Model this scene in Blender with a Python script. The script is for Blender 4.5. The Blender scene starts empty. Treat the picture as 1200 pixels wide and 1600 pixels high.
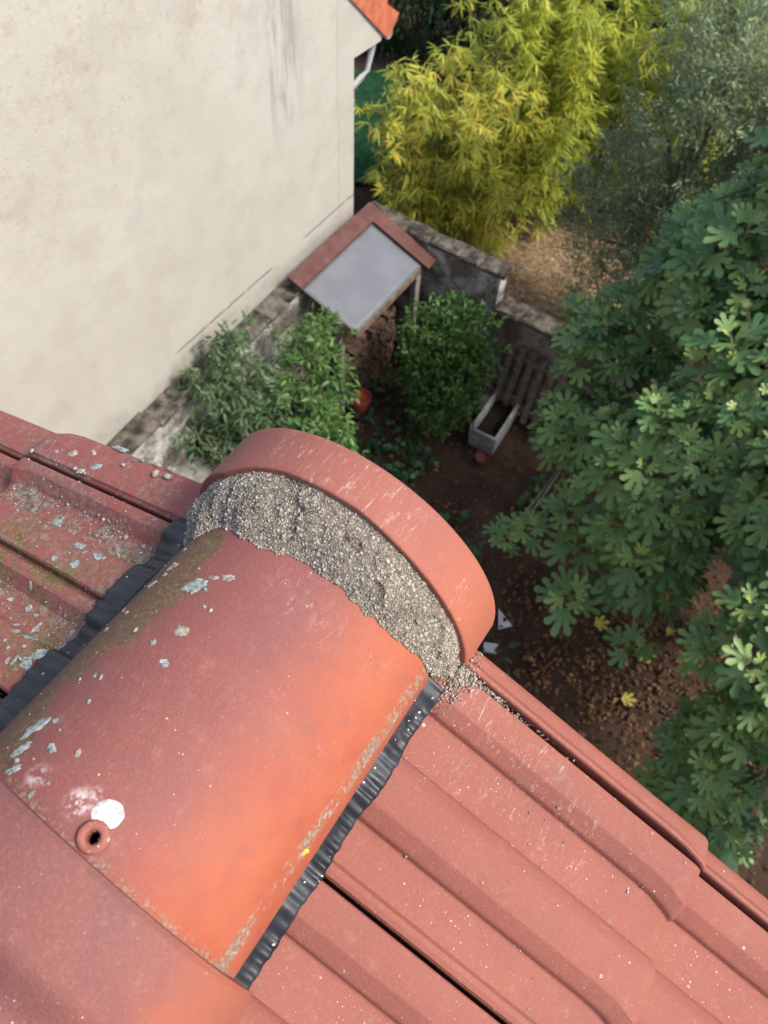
import bpy, math, random
import numpy as np
from mathutils import Matrix, Vector

random.seed(7)
rng = np.random.default_rng(7)
SC = bpy.context.scene
COL = SC.collection
rad = math.radians

# ------------------------------------------------------------------ camera
cam_d = bpy.data.cameras.new("camera")
cam = bpy.data.objects.new("camera", cam_d)
COL.objects.link(cam)
YAW, PITCH, ROLL = rad(30.305), rad(58.166), rad(4.105)
F = Vector((-math.sin(YAW) * math.cos(PITCH), math.cos(YAW) * math.cos(PITCH), -math.sin(PITCH)))
Rt = Vector((math.cos(YAW), math.sin(YAW), 0))
Up = Rt.cross(F)
R2 = Rt * math.cos(ROLL) + Up * math.sin(ROLL)
U2 = Up * math.cos(ROLL) - Rt * math.sin(ROLL)
CAMP = Vector((0.2032, -0.2774, 0.5938))
M = Matrix.Identity(4)
for i in range(3):
    M[i][0], M[i][1], M[i][2], M[i][3] = R2[i], U2[i], -F[i], CAMP[i]
cam.matrix_world = M
cam_d.sensor_fit = 'VERTICAL'
cam_d.sensor_height = 24
cam_d.lens = 1224.95 / 1600 * 24
cam_d.clip_start = 0.02
cam_d.clip_end = 1000
cam_d.dof.use_dof = True
cam_d.dof.focus_distance = 0.72
cam_d.dof.aperture_fstop = cam_d.lens / 1000 / 0.0024 * 1.0
SC.camera = cam

# ------------------------------------------------------------------ world, sun, exposure
SUN_EL, SUN_AZ = rad(50), rad(14)          # azimuth measured from +X towards +Y
world = bpy.data.worlds.new("World")
SC.world = world
world.use_nodes = True
wn = world.node_tree
wn.nodes.clear()
sky = wn.nodes.new('ShaderNodeTexSky')
sky.sky_type = 'NISHITA'
sky.sun_disc = False
sky.sun_elevation = SUN_EL
sky.sun_rotation = math.pi / 2 - SUN_AZ
sky.air_density = 1.0
sky.dust_density = 3.5
sky.ozone_density = 0.6
bg = wn.nodes.new('ShaderNodeBackground')
bg.inputs['Strength'].default_value = 0.15
wo = wn.nodes.new('ShaderNodeOutputWorld')
wn.links.new(sky.outputs[0], bg.inputs[0])
wn.links.new(bg.outputs[0], wo.inputs[0])

sl = bpy.data.lights.new("sun", 'SUN')
sl.energy = 2.2
sl.angle = rad(12)
sl.color = (1.0, 0.93, 0.82)
sun = bpy.data.objects.new("sun", sl)
COL.objects.link(sun)
sd = Vector((math.cos(SUN_EL) * math.cos(SUN_AZ), math.cos(SUN_EL) * math.sin(SUN_AZ), math.sin(SUN_EL)))
sun.rotation_euler = sd.to_track_quat('Z', 'Y').to_euler()
sun.location = sd * 30
SC.view_settings.view_transform = 'Standard'
SC.view_settings.look = 'None'
SC.view_settings.exposure = 1.06
SC.view_settings.gamma = 1
SC.cycles.use_adaptive_sampling = True
SC.cycles.max_bounces = 6

# ------------------------------------------------------------------ helpers
def mesh(name, v, f, mat=None, smooth=None):
    me = bpy.data.meshes.new(name)
    if isinstance(f, np.ndarray):
        v = np.asarray(v, np.float32)
        n, k = f.shape
        me.vertices.add(len(v)); me.vertices.foreach_set('co', v.ravel())
        me.loops.add(n * k); me.loops.foreach_set('vertex_index', f.astype(np.int32).ravel())
        me.polygons.add(n)
        me.polygons.foreach_set('loop_start', np.arange(0, n * k, k, dtype=np.int32))
        me.update(calc_edges=True)
        me.validate()
    else:
        me.from_pydata([tuple(map(float, p)) for p in v], [], f)
        me.update()
    if smooth is not None:
        me.shade_smooth()
        if smooth < 180:
            me.set_sharp_from_angle(angle=rad(smooth))
    if mat:
        me.materials.append(mat)
    return me

def obj(name, me, parent=None, label=None, cat=None, group=None, kind=None, loc=None):
    o = bpy.data.objects.new(name, me)
    COL.objects.link(o)
    if parent is not None:
        o.parent = parent
    if loc is not None:
        o.location = loc
    if label: o['label'] = label
    if cat: o['category'] = cat
    if group: o['group'] = group
    if kind: o['kind'] = kind
    return o

def grid_faces(nu, nv, wrap=False):
    i = np.arange(nu - 1)[:, None]; j = np.arange(nv - 1 if not wrap else nv)[None, :]
    jj = (j + 1) % nv
    a = i * nv + j; b = (i + 1) * nv + j; c = (i + 1) * nv + jj; d = i * nv + jj
    return np.stack([a, b, c, d], -1).reshape(-1, 4)

class MB:
    """collects simple solids into one mesh"""
    def __init__(s): s.v = []; s.f = []
    def add(s, v, f):
        o = len(s.v); s.v += [tuple(p) for p in v]; s.f += [tuple(i + o for i in q) for q in f]
    def box(s, x0, x1, y0, y1, z0, z1, m=None, jit=0):
        v = [Vector((x, y, z)) for z in (z0, z1) for y in (y0, y1) for x in (x0, x1)]
        if jit: v = [p + Vector((random.uniform(-jit, jit) for _ in range(3))) for p in v]
        if m is not None: v = [m @ p for p in v]
        s.add(v, [(0, 2, 3, 1), (4, 5, 7, 6), (0, 1, 5, 4), (2, 6, 7, 3), (0, 4, 6, 2), (1, 3, 7, 5)])
        return s
    def tube(s, pts, radii, n=8, cap=True):
        pts = [Vector(p) for p in pts]; vs = []; fs = []
        for i, p in enumerate(pts):
            d = (pts[min(i + 1, len(pts) - 1)] - pts[max(i - 1, 0)])
            d = d.normalized() if d.length > 1e-9 else Vector((0, 0, 1))
            a = d.orthogonal().normalized(); b = d.cross(a)
            for k in range(n):
                t = 2 * math.pi * k / n
                vs.append(p + (a * math.cos(t) + b * math.sin(t)) * radii[i])
        for i in range(len(pts) - 1):
            for k in range(n):
                fs.append((i * n + k, i * n + (k + 1) % n, (i + 1) * n + (k + 1) % n, (i + 1) * n + k))
        if cap:
            fs.append(tuple(range(n))[::-1]); fs.append(tuple((len(pts) - 1) * n + k for k in range(n)))
        s.add(vs, fs); return s
    def lathe(s, prof, n=24, c=(0, 0, 0), m=None):
        vs = []; fs = []
        for r, z in prof:
            for k in range(n):
                t = 2 * math.pi * k / n
                p = Vector((c[0] + r * math.cos(t), c[1] + r * math.sin(t), c[2] + z))
                vs.append(m @ p if m is not None else p)
        for i in range(len(prof) - 1):
            for k in range(n):
                fs.append((i * n + k, i * n + (k + 1) % n, (i + 1) * n + (k + 1) % n, (i + 1) * n + k))
        s.add(vs, fs); return s
    def me(s, name, mat, smooth=None): return mesh(name, s.v, s.f, mat, smooth)

# cheap value noise for shaping geometry
_perm = rng.random((64, 64, 64)).astype(np.float32)
def vnoise(p, sc=1.0):
    p = np.asarray(p, float) * sc + 100
    i = np.floor(p).astype(int); f = p - i; f = f * f * (3 - 2 * f); i %= 64; k = (i + 1) % 64
    def g(a, b, c): return _perm[a, b, c]
    x0, y0, z0 = i[..., 0], i[..., 1], i[..., 2]; x1, y1, z1 = k[..., 0], k[..., 1], k[..., 2]
    fx, fy, fz = f[..., 0], f[..., 1], f[..., 2]
    a = g(x0, y0, z0) * (1 - fx) + g(x1, y0, z0) * fx; b = g(x0, y1, z0) * (1 - fx) + g(x1, y1, z0) * fx
    c = g(x0, y0, z1) * (1 - fx) + g(x1, y0, z1) * fx; d = g(x0, y1, z1) * (1 - fx) + g(x1, y1, z1) * fx
    return (a * (1 - fy) + b * fy) * (1 - fz) + (c * (1 - fy) + d * fy) * fz

# ------------------------------------------------------------------ node helpers
class NT:
    def __init__(s, name):
        s.m = bpy.data.materials.new(name); s.m.use_nodes = True
        s.t = s.m.node_tree; s.t.nodes.clear()
        s.out = s.n('ShaderNodeOutputMaterial')
        s._pos = None
    def n(s, typ, ins=None, **props):
        nd = s.t.nodes.new(typ)
        for k, v in props.items(): setattr(nd, k, v)
        for k, v in (ins or {}).items(): s.set(nd.inputs[k], v)
        return nd
    def set(s, sock, v):
        if isinstance(v, bpy.types.NodeSocket): s.t.links.new(v, sock)
        elif isinstance(v, bpy.types.Node): s.t.links.new(v.outputs[0], sock)
        else:
            if sock.type == 'RGBA' and len(v) == 3: v = (*v, 1)
            sock.default_value = v
    def pos(s):
        if s._pos is None: s._pos = s.n('ShaderNodeNewGeometry').outputs['Position']
        return s._pos
    def geo(s, o): return s.n('ShaderNodeNewGeometry').outputs[o]
    def attr(s, a): return s.n('ShaderNodeAttribute', attribute_name=a).outputs['Fac']
    def scalev(s, sx, sy, sz, src=None):
        return s.n('ShaderNodeVectorMath', {0: src or s.pos(), 1: (sx, sy, sz)}, operation='MULTIPLY').outputs[0]
    def noise(s, scale, detail=4, rough=.55, vec=None, out=0, dist=0):
        return s.n('ShaderNodeTexNoise', {'Vector': vec or s.pos(), 'Scale': scale, 'Detail': detail, 'Roughness': rough, 'Distortion': dist}).outputs[out]
    def voro(s, scale, vec=None, feature='F1'):
        return s.n('ShaderNodeTexVoronoi', {'Vector': vec or s.pos(), 'Scale': scale}, feature=feature)
    def math(s, op, a, b=0.0, c=None, clamp=False):
        d = {0: a, 1: b}
        if c is not None: d[2] = c
        return s.n('ShaderNodeMath', d, operation=op, use_clamp=clamp).outputs[0]
    def mul(s, a, b): return s.math('MULTIPLY', a, b)
    def ramp(s, f, lo, hi, a=0.0, b=1.0):
        return s.n('ShaderNodeMapRange', {0: f, 1: lo, 2: hi, 3: a, 4: b}, interpolation_type='SMOOTHSTEP').outputs[0]
    def cramp(s, f, stops):
        nd = s.n('ShaderNodeValToRGB', {0: f}); e = nd.color_ramp.elements
        while len(e) < len(stops): e.new(0.5)
        for i, (p, c) in enumerate(stops):
            e[i].position = p; e[i].color = (*c, 1)
        return nd.outputs[0]
    def mix(s, f, a, b):
        nd = s.n('ShaderNodeMix', data_type='RGBA')
        s.set(nd.inputs[0], f); s.set(nd.inputs[6], a); s.set(nd.inputs[7], b)
        return nd.outputs[2]
    def bump(s, h, strength=.3, dist=.01, nrm=None):
        d = {'Height': h, 'Strength': strength, 'Distance': dist}
        if nrm is not None: d['Normal'] = nrm
        return s.n('ShaderNodeBump', d).outputs[0]
    def near(s, pts, w=1.0):
        """soft mask: 1 near any of the points [(xyz, radius)]"""
        m = None
        for p, r in pts:
            d = s.n('ShaderNodeVectorMath', {0: s.pos(), 1: p}, operation='DISTANCE').outputs['Value']
            v = s.ramp(d, r * .15, r, 1, 0)
            m = v if m is None else s.math('MAXIMUM', m, v)
        return m
    def done(s, col, rough=.8, nrm=None, spec=.3, metal=0.0, **kw):
        d = {'Base Color': col, 'Roughness': rough, 'Specular IOR Level': spec, 'Metallic': metal}
        if nrm is not None: d['Normal'] = nrm
        for k, v in kw.items(): d[k] = v
        p = s.n('ShaderNodeBsdfPrincipled', d)
        s.set(s.out.inputs[0], p)
        return s.m

def specks(t, col, scale, amount, size, tint, ring=False, gate=None):
    """little pale spots of lichen, one in a share of the voronoi cells"""
    v = t.voro(scale)
    cr = t.n('ShaderNodeSeparateColor', {0: v.outputs['Color']})
    rad_ = t.math('MULTIPLY_ADD', cr.outputs[1], size * .8, size * .4)
    wob = t.math('MULTIPLY_ADD', t.noise(scale * 6, 2), .16, -.08)
    d = t.math('ADD', v.outputs['Distance'], wob)
    m = t.math('LESS_THAN', d, rad_)
    if ring:
        m = t.mul(m, t.math('GREATER_THAN', d, t.mul(rad_, .5)))
    pick = t.math('LESS_THAN', cr.outputs[0], amount if gate is None else t.mul(gate, amount))
    return t.mix(t.mul(t.mul(m, pick), .8), col, tint)

def plain(name, col, rough=.8, var=.25, sc=12, bump=.2, bd=.01, spec=.3, metal=0.0, col2=None):
    t = NT(name)
    n1 = t.noise(sc, 5)
    c = t.mix(t.ramp(n1, .3, .7), tuple(x * (1 - var) for x in col), col2 or tuple(min(1, x * (1 + var)) for x in col))
    return t.done(c, rough, t.bump(t.noise(sc * 6, 4), bump, bd), spec, metal)

def leaf_mat(name, stops, trans=.3, rough=.5, spec=.35, patch=2.0):
    t = NT(name)
    isl = t.geo('Random Per Island')
    orn = t.n('ShaderNodeObjectInfo').outputs['Random']
    f = t.math('FRACT', t.math('ADD', isl, orn))
    f = t.math('ADD', t.mul(f, .65), t.mul(t.ramp(t.noise(patch, 2), .3, .7), .35))
    c = t.cramp(f, stops)
    p = t.n('ShaderNodeBsdfPrincipled', {'Base Color': c, 'Roughness': rough, 'Specular IOR Level': spec})
    tr = t.n('ShaderNodeBsdfTranslucent', {'Color': t.mix(.5, c, stops[-1][1])})
    mx = t.n('ShaderNodeMixShader', {0: trans, 1: p.outputs[0], 2: tr.outputs[0]})
    t.set(t.out.inputs[0], mx)
    return t.m

# ------------------------------------------------------------------ layout constants (metres)
AL = rad(19.298)
CA, SA = math.cos(AL), math.sin(AL)
nR, nL = Vector((SA, 0, CA)), Vector((-SA, 0, CA))
GZ = -7.6                       # garden ground
WT = -5.7                       # top of the old garden walls
MR = Matrix(((CA, 0, SA, 0), (0, 1, 0, 0), (-SA, 0, CA, 0), (0, 0, 0, 1)))      # right slope frame
ML = Matrix(((-CA, 0, -SA, 0), (0, -1, 0, 0), (-SA, 0, CA, 0), (0, 0, 0, 1)))   # left slope frame

# ------------------------------------------------------------------ materials of the roof
def terracotta(name, c1, c2, c3, pale=.35, grime=0.0, smear=None, gate_attr=None, sc=1.0, moss=None):
    t = NT(name)
    orn = t.n('ShaderNodeObjectInfo').outputs['Random']
    big = t.noise(7 * sc, 3, .5)
    c = t.mix(t.ramp(big, .36, .64), c1, c2)
    c = t.mix(t.mul(t.ramp(t.noise(19 * sc, 5, .6), .45, .75), .7), c, c3)
    c = t.mix(t.mul(orn, .28), c, (c3[0] * .8, c3[1] * .9, c3[2] * .95))
    fine = t.noise(420, 3, .7)
    c = t.mix(t.ramp(fine, .46, .72, 0, .32), c, (.30, .135, .10))
    c = t.mix(t.ramp(t.noise(900, 2, .6), .62, .8, 0, .35), c, (.12, .045, .04))
    c = t.mix(t.ramp(t.noise(1600, 2, .6), .40, .62, .22, 0), c, (.17, .06, .05))
    c = t.mix(t.mul(t.ramp(t.noise(70, 6, .75), .54, .70), .25), c, (.33, .16, .13))
    pore = t.mul(t.ramp(t.voro(520).outputs['Distance'], .10, .22, 1, 0), t.ramp(t.noise(45, 3), .45, .62))
    c = t.mix(t.mul(pore, .55), c, (.10, .04, .035))
    c = t.mix(t.mul(t.ramp(t.noise(24, 7, .8, dist=.8), .52, .70), .32), c, (.15, .070, .060))
    if gate_attr:
        tr = t.attr(gate_attr)
        g = t.mul(t.math('MULTIPLY_ADD', tr, .8, .2), t.ramp(t.noise(14, 3), .42, .62))
    else:
        g = t.ramp(t.noise(14, 3), .45, .68)
    if grime:
        gm = t.ramp(t.noise(26, 6, .7), .62 - grime * .3, .80 - grime * .2)
        gc = t.cramp(t.noise(160, 3, .7), [(.35, (.055, .045, .035)), (.5, (.16, .13, .10)), (.68, (.30, .29, .26))])
        c = t.mix(t.mul(gm, .75 if not gate_attr else t.math('MULTIPLY_ADD', t.attr(gate_attr), .6, .36)), c, gc)
    if moss:
        mm = t.mul(t.near(moss), t.ramp(t.noise(55, 6, .7), .40, .60))
        c = t.mix(t.mul(mm, .9), c, t.cramp(t.noise(240, 3, .7), [(.3, (.05, .035, .02)), (.48, (.10, .085, .025)), (.6, (.16, .16, .045)), (.72, (.32, .29, .22))]))
    c = specks(t, c, 420, pale, .30, (.46, .40, .34), gate=g)
    c = specks(t, c, 210, pale * .7, .30, (.44, .41, .36), ring=True, gate=g)
    c = specks(t, c, 800, pale * .8, .32, (.36, .27, .23), gate=t.math('MULTIPLY_ADD', g, .85, .15))
    if smear:
        st = t.n('ShaderNodeMapping', {'Vector': t.pos(), 'Rotation': (.3, .2, .55), 'Scale': (1, .22, .8)}).outputs[0]
        sm = t.mul(t.near(smear), t.ramp(t.noise(230, 6, .8, vec=st, dist=1.2), .54, .68))
        c = t.mix(t.mul(sm, .65), c, (.48, .42, .38))
    h = t.math('ADD', t.noise(480, 4, .7), t.mul(t.noise(60, 3), .8))
    c = t.mix(t.ramp(t.noise(70, 5, .7, vec=t.scalev(.10, 1, .5)), .52, .72, 0, .16), c, (.17, .085, .075))
    return t, c, t.bump(h, .42, .0016)

def fin(tc, rough=.72, spec=.28): return tc[0].done(tc[1], rough, tc[2], spec)

M_tileR = fin(terracotta('clay_tile_salmon', (.210, .066, .046), (.242, .079, .055), (.198, .068, .053), pale=.055, gate_attr='trough',
              grime=.06, smear=[((.168, -.040, -.055), .045), ((.20, -.055, -.065), .03), ((.188, -.098, -.07), .030), ((.25, -.045, -.08), .035), ((.24, -.075, -.08), .05), ((.29, -.08, -.1), .05)]))
M_tileL = fin(terracotta('clay_tile_mauve', (.235, .064, .056), (.21, .060, .057), (.28, .075, .055), pale=.22, gate_attr='trough', grime=.85,
              moss=[((-.30, -.158, -.1), .07), ((-.22, -.16, -.08), .06), ((-.16, -.11, -.06), .06), ((-.19, -.22, -.06), .08)]))
_tc = (terracotta('clay_end_cap', (.24, .080, .060), (.28, .096, .064), (.215, .073, .064), pale=.04,
            smear=[((.0, .01, .085), .06), ((-.05, .015, .075), .05), ((.04, .0, .08), .05), ((.12, -.0, .02), .03)]))
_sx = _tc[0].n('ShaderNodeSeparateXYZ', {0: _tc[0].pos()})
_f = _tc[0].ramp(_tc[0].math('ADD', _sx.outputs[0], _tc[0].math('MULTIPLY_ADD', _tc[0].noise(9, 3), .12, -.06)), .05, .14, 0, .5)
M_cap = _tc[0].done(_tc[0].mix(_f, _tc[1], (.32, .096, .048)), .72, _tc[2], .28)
def ridge_mat():
    t, c, b = terracotta('clay_ridge_tile', (.188, .061, .053), (.215, .070, .054), (.170, .054, .052), pale=.015, sc=1.0,
                         smear=[((.02, -.085, .06), .035), ((.10, -.085, .03), .03), ((.06, -.088, .055), .03), ((.125, -.09, 0), .025)])
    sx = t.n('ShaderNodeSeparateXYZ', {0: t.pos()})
    # orange mixed in towards the right side of the tile, mauve along the crown
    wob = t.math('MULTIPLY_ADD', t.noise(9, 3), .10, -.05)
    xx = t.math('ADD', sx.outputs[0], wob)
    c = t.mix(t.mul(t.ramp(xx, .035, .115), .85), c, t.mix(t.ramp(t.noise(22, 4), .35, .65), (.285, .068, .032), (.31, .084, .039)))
    c = t.mix(t.mul(t.ramp(t.noise(5.5, 2), .52, .72), t.ramp(xx, .10, .0, 0, .55)), c, (.155, .064, .072))
    c = t.mix(t.mul(t.ramp(t.noise(48, 7, .78), .50, .66), .30), c, (.15, .062, .058))
    c = t.mix(t.mul(t.ramp(t.noise(33, 6, .8, vec=t.scalev(1.3, .8, 1)), .58, .72), .28), c, (.34, .19, .16))
    # crust on the lower lip and moss with grit on the weather side
    e = t.attr('lip')
    cr = t.mul(t.ramp(e, .006, .018, 1, 0), t.ramp(t.noise(130, 4, .7), .40, .52))
    cr = t.mul(t.mul(t.ramp(sx.outputs[0], .1205, .1225), t.ramp(sx.outputs[0], .1262, .1272, 1, 0)), t.ramp(t.math('ADD', t.noise(150, 5, .75), t.mul(t.noise(18, 2), .5)), .70, .84))
    c = t.mix(cr, c, t.cramp(t.noise(300, 3, .7), [(.3, (.08, .05, .038)), (.5, (.19, .135, .10)), (.7, (.32, .27, .21))]))
    nm_ = t.near([((-.085, -.10, .03), .050), ((-.080, -.14, .035), .055), ((-.078, -.18, .035), .038), ((-.082, -.22, .03), .030), ((-.080, -.26, .035), .032), ((-.072, -.29, .045), .034)])
    ms = t.mul(t.ramp(t.math('ADD', nm_, t.math('MULTIPLY_ADD', t.noise(36, 5, .75), 1.3, -.65)), .18, .42), t.ramp(t.noise(110, 6, .8, vec=t.scalev(1.6, .6, 1)), .40, .54))
    c = t.mix(t.mul(ms, .92), c, t.cramp(t.noise(280, 4, .8), [(.3, (.045, .03, .018)), (.45, (.10, .058, .032)), (.55, (.105, .095, .03)), (.62, (.15, .14, .05)), (.74, (.34, .31, .26))]))
    gm = t.mul(t.ramp(t.noise(40, 5, .7), .60, .75), t.ramp(sx.outputs[0], .02, -.09))
    c = t.mix(t.mul(gm, .5), c, (.22, .19, .17))
    # hairline of grit against the collar of the next tile
    gl = t.mul(t.ramp(t.math('ADD', sx.outputs[1], t.mul(sx.outputs[0], .045)), -.2985, -.305), t.ramp(t.noise(210, 5, .8), .48, .58))
    c = t.mix(t.mul(gl, .85), c, t.cramp(t.noise(420, 3, .7), [(.35, (.06, .04, .03)), (.6, (.24, .19, .15))]))
    # paint dabs rubbed thin
    dm = t.mul(t.near([((-.034, -.290, .074), .013), ((.003, -.286, .077), .014), ((.008, -.278, .077), .010)]), t.ramp(t.noise(130, 4, .7), .42, .60))
    c = t.mix(t.mul(dm, .75), c, (.66, .60, .60))
    return t.done(c, .66, b, .32)
M_ridge = ridge_mat()
def mortar_mats():
    t = NT('lime_mortar')
    c = t.cramp(t.noise(260, 4, .7), [(.3, (.06, .05, .04)), (.5, (.14, .12, .096)), (.7, (.23, .205, .168))])
    m = t.done(c, .95, t.bump(t.noise(700, 4, .7), .8, .002), .1)
    t = NT('mortar_grain')
    c = t.cramp(t.geo('Random Per Island'), [(0, (.135, .118, .097)), (.35, (.23, .205, .168)), (.7, (.305, .277, .23)), (.95, (.39, .365, .32)), (1, (.25, .165, .115))])
    return m, t.done(c, .9, t.bump(t.noise(1500, 2), .4, .0006), .15)
M_mortar, M_grain = mortar_mats()
def flash_mat():
    t = NT('black_flashing')
    n = t.noise(60, 4)
    c = t.mix(t.ramp(n, .4, .7), (.010, .012, .017), (.022, .026, .036))
    c = t.mix(t.ramp(t.noise(35, 6, .75), .56, .74, 0, .35), c, (.11, .105, .10))
    c = specks(t, c, 260, .08, .28, (.55, .52, .48))
    return t.done(c, t.ramp(n, .3, .7, .38, .6), t.bump(t.noise(220, 4), .25, .001), .45)
M_flash = flash_mat()
M_lichen = plain('blue_grey_lichen', (.26, .32, .31), .95, .3, 260, 1, .003, .1, col2=(.55, .60, .57))
M_lichen2 = plain('cream_lichen', (.36, .33, .27), .95, .3, 260, 1, .003, .1, col2=(.58, .54, .47))
M_yellow = plain('yellow_lichen', (.62, .50, .06), .95, .3, 260, .9, .002, .1)
def dab_mat():
    t = NT('white_paint_dab')
    c = t.mix(t.ramp(t.noise(190, 5, .75, dist=1.5), .50, .60), (.46, .455, .45), (.30, .27, .265))
    return t.done(c, .7, t.bump(t.noise(300, 3), .2, .0006), .3)
M_dab = dab_mat()

# ------------------------------------------------------------------ the house we stand on
house = obj('house', None, label='house in the foreground with a salmon clay tile roof, ridge and mortared gable end', cat='house', loc=(0, 0, GZ))
HINV = Matrix.Translation((0, 0, -GZ))
def hp(name, me, mw=None, parent=None, **kw):
    """part of the house, given in world coordinates"""
    p = parent or house
    o = obj(name, me, p, **kw)
    o.matrix_local = (HINV if p is house else Matrix.Identity(4)) @ (mw or Matrix.Identity(4))
    return o

# gable wall and roof deck (seen only from the side)
M_wallown = plain('house_render', (.55, .50, .42), .9, .12, 3, .2, .01)
mb = MB()
x1 = 3.15
zt = lambda x: -.085 - x * math.tan(AL + .052)
mb.add([(-x1, -.10, GZ), (x1, -.10, GZ), (x1, -.10, zt(x1) - .03), (0, -.10, -.115), (-x1, -.10, zt(x1) - .03),
        (-x1, -6, GZ), (x1, -6, GZ), (x1, -6, zt(x1) - .03), (0, -6, -.115), (-x1, -6, zt(x1) - .03)],
       [(0, 1, 2, 3, 4), (9, 8, 7, 6, 5), (1, 6, 7, 2), (0, 4, 9, 5), (0, 5, 6, 1)])
hp('wall', mb.me('house_wall', M_wallown))
mb = MB()
for s in (-1, 1):
    a = (0, -.030); b = (s * 3.5, zt(3.5) + .052)
    a = (0, -.050); b = (s * 3.5, zt(3.5) + .035)
    v = []
    for y in (-.012, -6):
        v += [(a[0], y, a[1]), (b[0], y, b[1]), (b[0], y, b[1] - .03), (a[0], y, a[1] - .03)]
    f = [(0, 1, 2, 3), (7, 6, 5, 4), (0, 4, 5, 1), (1, 5, 6, 2), (2, 6, 7, 3)]
    mb.add(v, f)
hp('roof_deck', mb.me('roof_deck', plain('dark_batten', (.05, .035, .03), .9)))

def tile_mesh(name, prof, L, mat, sgn, bends=(), edge=.016):
    """prof = [(s, h, trough)], extruded along +X (down the slope); sgn maps s to local y"""
    prof = [(prof[0][0], prof[0][1] - edge, 0)] + list(prof) + [(prof[-1][0], prof[-1][1] - edge, 0)]
    rows = [(0, 0), (L * .5, 0), (L - .05, 0), (L - .03, .15), (L - .018, .5), (L - .009, .85), (L - .005, 1), (L - .0018, 1.0), (L, 1.0), (L, 1.0)]
    drop = [0, 0, 0, 0, 0, -.0006, -.0022, -.005, -.0095, -.026]
    v = []; tr = []
    for (w, b), d in zip(rows, drop):
        for (s, h, t) in prof:
            h = h * (1.25 if h > -.02 else 1)
            sh = 0
            for (b0, b1, amt) in bends:
                if b0 <= s <= b1: sh = amt * b
            v.append((w, sgn * (s + sh), h + d)); tr.append(t)
    f = grid_faces(len(rows), len(prof))
    if sgn > 0: f = f[:, ::-1].copy()
    f = f[:, ::-1].copy()
    me = mesh(name, v, f, mat, 26)
    at = me.attributes.new('trough', 'FLOAT', 'POINT')
    at.data.foreach_set('value', np.array(tr, np.float32))
    return me

PR = [(.0012, -.0015, 0), (.0024, 0, 0), (.012, .0003, 0), (.0292, 0, 0), (.0302, -.0003, 0), (.0315, -.0010, 0), (.0400, -.0056, 0), (.0424, -.0070, .1), (.0432, -.0078, .1), (.0448, -.0118, .3), (.0462, -.0124, .7), (.052, -.0125, 1),
      (.070, -.0122, 1), (.0850, -.0112, 1), (.0876, -.0104, .5), (.0884, -.0088, .2), (.0905, -.0062, .1), (.0925, -.0050, 0), (.0990, -.0012, 0), (.1040, 0, 0), (.1180, .0003, 0), (.1327, 0, 0), (.1337, -.0003, 0),
      (.1350, -.0010, 0), (.1435, -.0056, 0), (.1458, -.0070, .1), (.1466, -.0078, .1), (.1484, -.0120, .2), (.1498, -.0126, .4), (.155, -.0127, .5), (.172, -.0120, .9), (.1830, -.0108, .9), (.1842, -.0098, .3), (.1850, -.0078, .1), (.1868, -.0062, 0), (.1910, -.0056, 0), (.1952, -.0066, 0), (.1970, -.0090, 0)]
PL = [(.0046, -.006, 0), (.0062, -.0012, 0), (.0085, 0, 0), (.0150, 0, 0), (.0185, -.001, 0), (.024, -.006, .1), (.0305, -.0115, .6), (.035, -.0125, 1), (.047, -.0125, 1), (.0555, -.0115, 1),
      (.0575, -.0085, .6), (.0600, -.0035, .2), (.064, -.0008, .1), (.07, 0, .1), (.085, .0003, .1), (.0975, -.0002, .1), (.0995, -.0022, .2), (.1010, -.0095, .8), (.1040, -.0098, .8), (.1058, -.0030, .2),
      (.1085, -.0002, 0), (.116, 0, 0), (.1195, -.0012, 0), (.125, -.0065, .2), (.131, -.0118, .7), (.137, -.0125, 1), (.1500, -.0125, 1), (.1580, -.0112, 1), (.1605, -.0080, .6), (.163, -.0033, .1), (.168, -.0006, 0),
      (.178, .0003, .1), (.198, 0, .1), (.2070, -.0008, 0), (.2090, -.003, 0)]
WE = .434            # slope length from ridge to the nose of the first course
EXP = .335           # exposure of the courses
me_R1 = tile_mesh('tile_right_first', PR, WE - .05, M_tileR, -1, [(.0295, .053, .007), (.133, .156, .007)])
me_R = tile_mesh('tile_right', PR, EXP + .06, M_tileR, -1, [(.0295, .053, .007), (.133, .156, .007)])
me_L1 = tile_mesh('tile_left_first', PL, WE - .05, M_tileL, 1, [(.0185, .036, .006), (.1195, .138, .006)])
me_L = tile_mesh('tile_left', PL, EXP + .06, M_tileL, 1, [(.0185, .036, .006), (.1195, .138, .006)])
# verge pieces: outer face, rolled edge and (right) a bead beside the open joint
VR = [(-.0032, -.034, 0), (-.0030, -.013, 0), (-.0018, -.0085, 0), (.0015, -.0050, 0), (.008, -.0022, 0), (.0130, -.0010, 0), (.0142, -.0016, .6), (.0152, -.0002, .3), (.0175, .0022, 0), (.0208, .0025, 0), (.0220, .0012, 0), (.0224, -.004, 0)]
VL = [(-.002, -.034, 0), (-.0018, -.012, 0), (.0005, -.0055, 0), (.005, -.0018, 0), (.011, -.0003, .1), (.022, .0005, .1), (.036, .0004, .1), (.0460, -.0004, .1), (.0475, -.0028, .3), (.0487, -.0035, .3), (.0500, -.0015, .3), (.0512, -.003, 0)]
me_VR1 = tile_mesh('verge_right_first', VR, WE - .05, M_tileR, -1, [(.014, .03, .005), (-.01, .005, -.0012)])
me_VR = tile_mesh('verge_right', VR, EXP + .06, M_tileR, -1, [(.014, .03, .005), (-.01, .005, -.0012)])
me_VL1 = tile_mesh('verge_left_first', VL, WE - .05, M_tileL, 1, [(-.01, .0052, .014), (.0053, .012, .006)])
me_VL = tile_mesh('verge_left', VL, EXP + .06, M_tileL, 1, [(-.01, .0052, .014), (.0053, .012, .006)])
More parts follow.
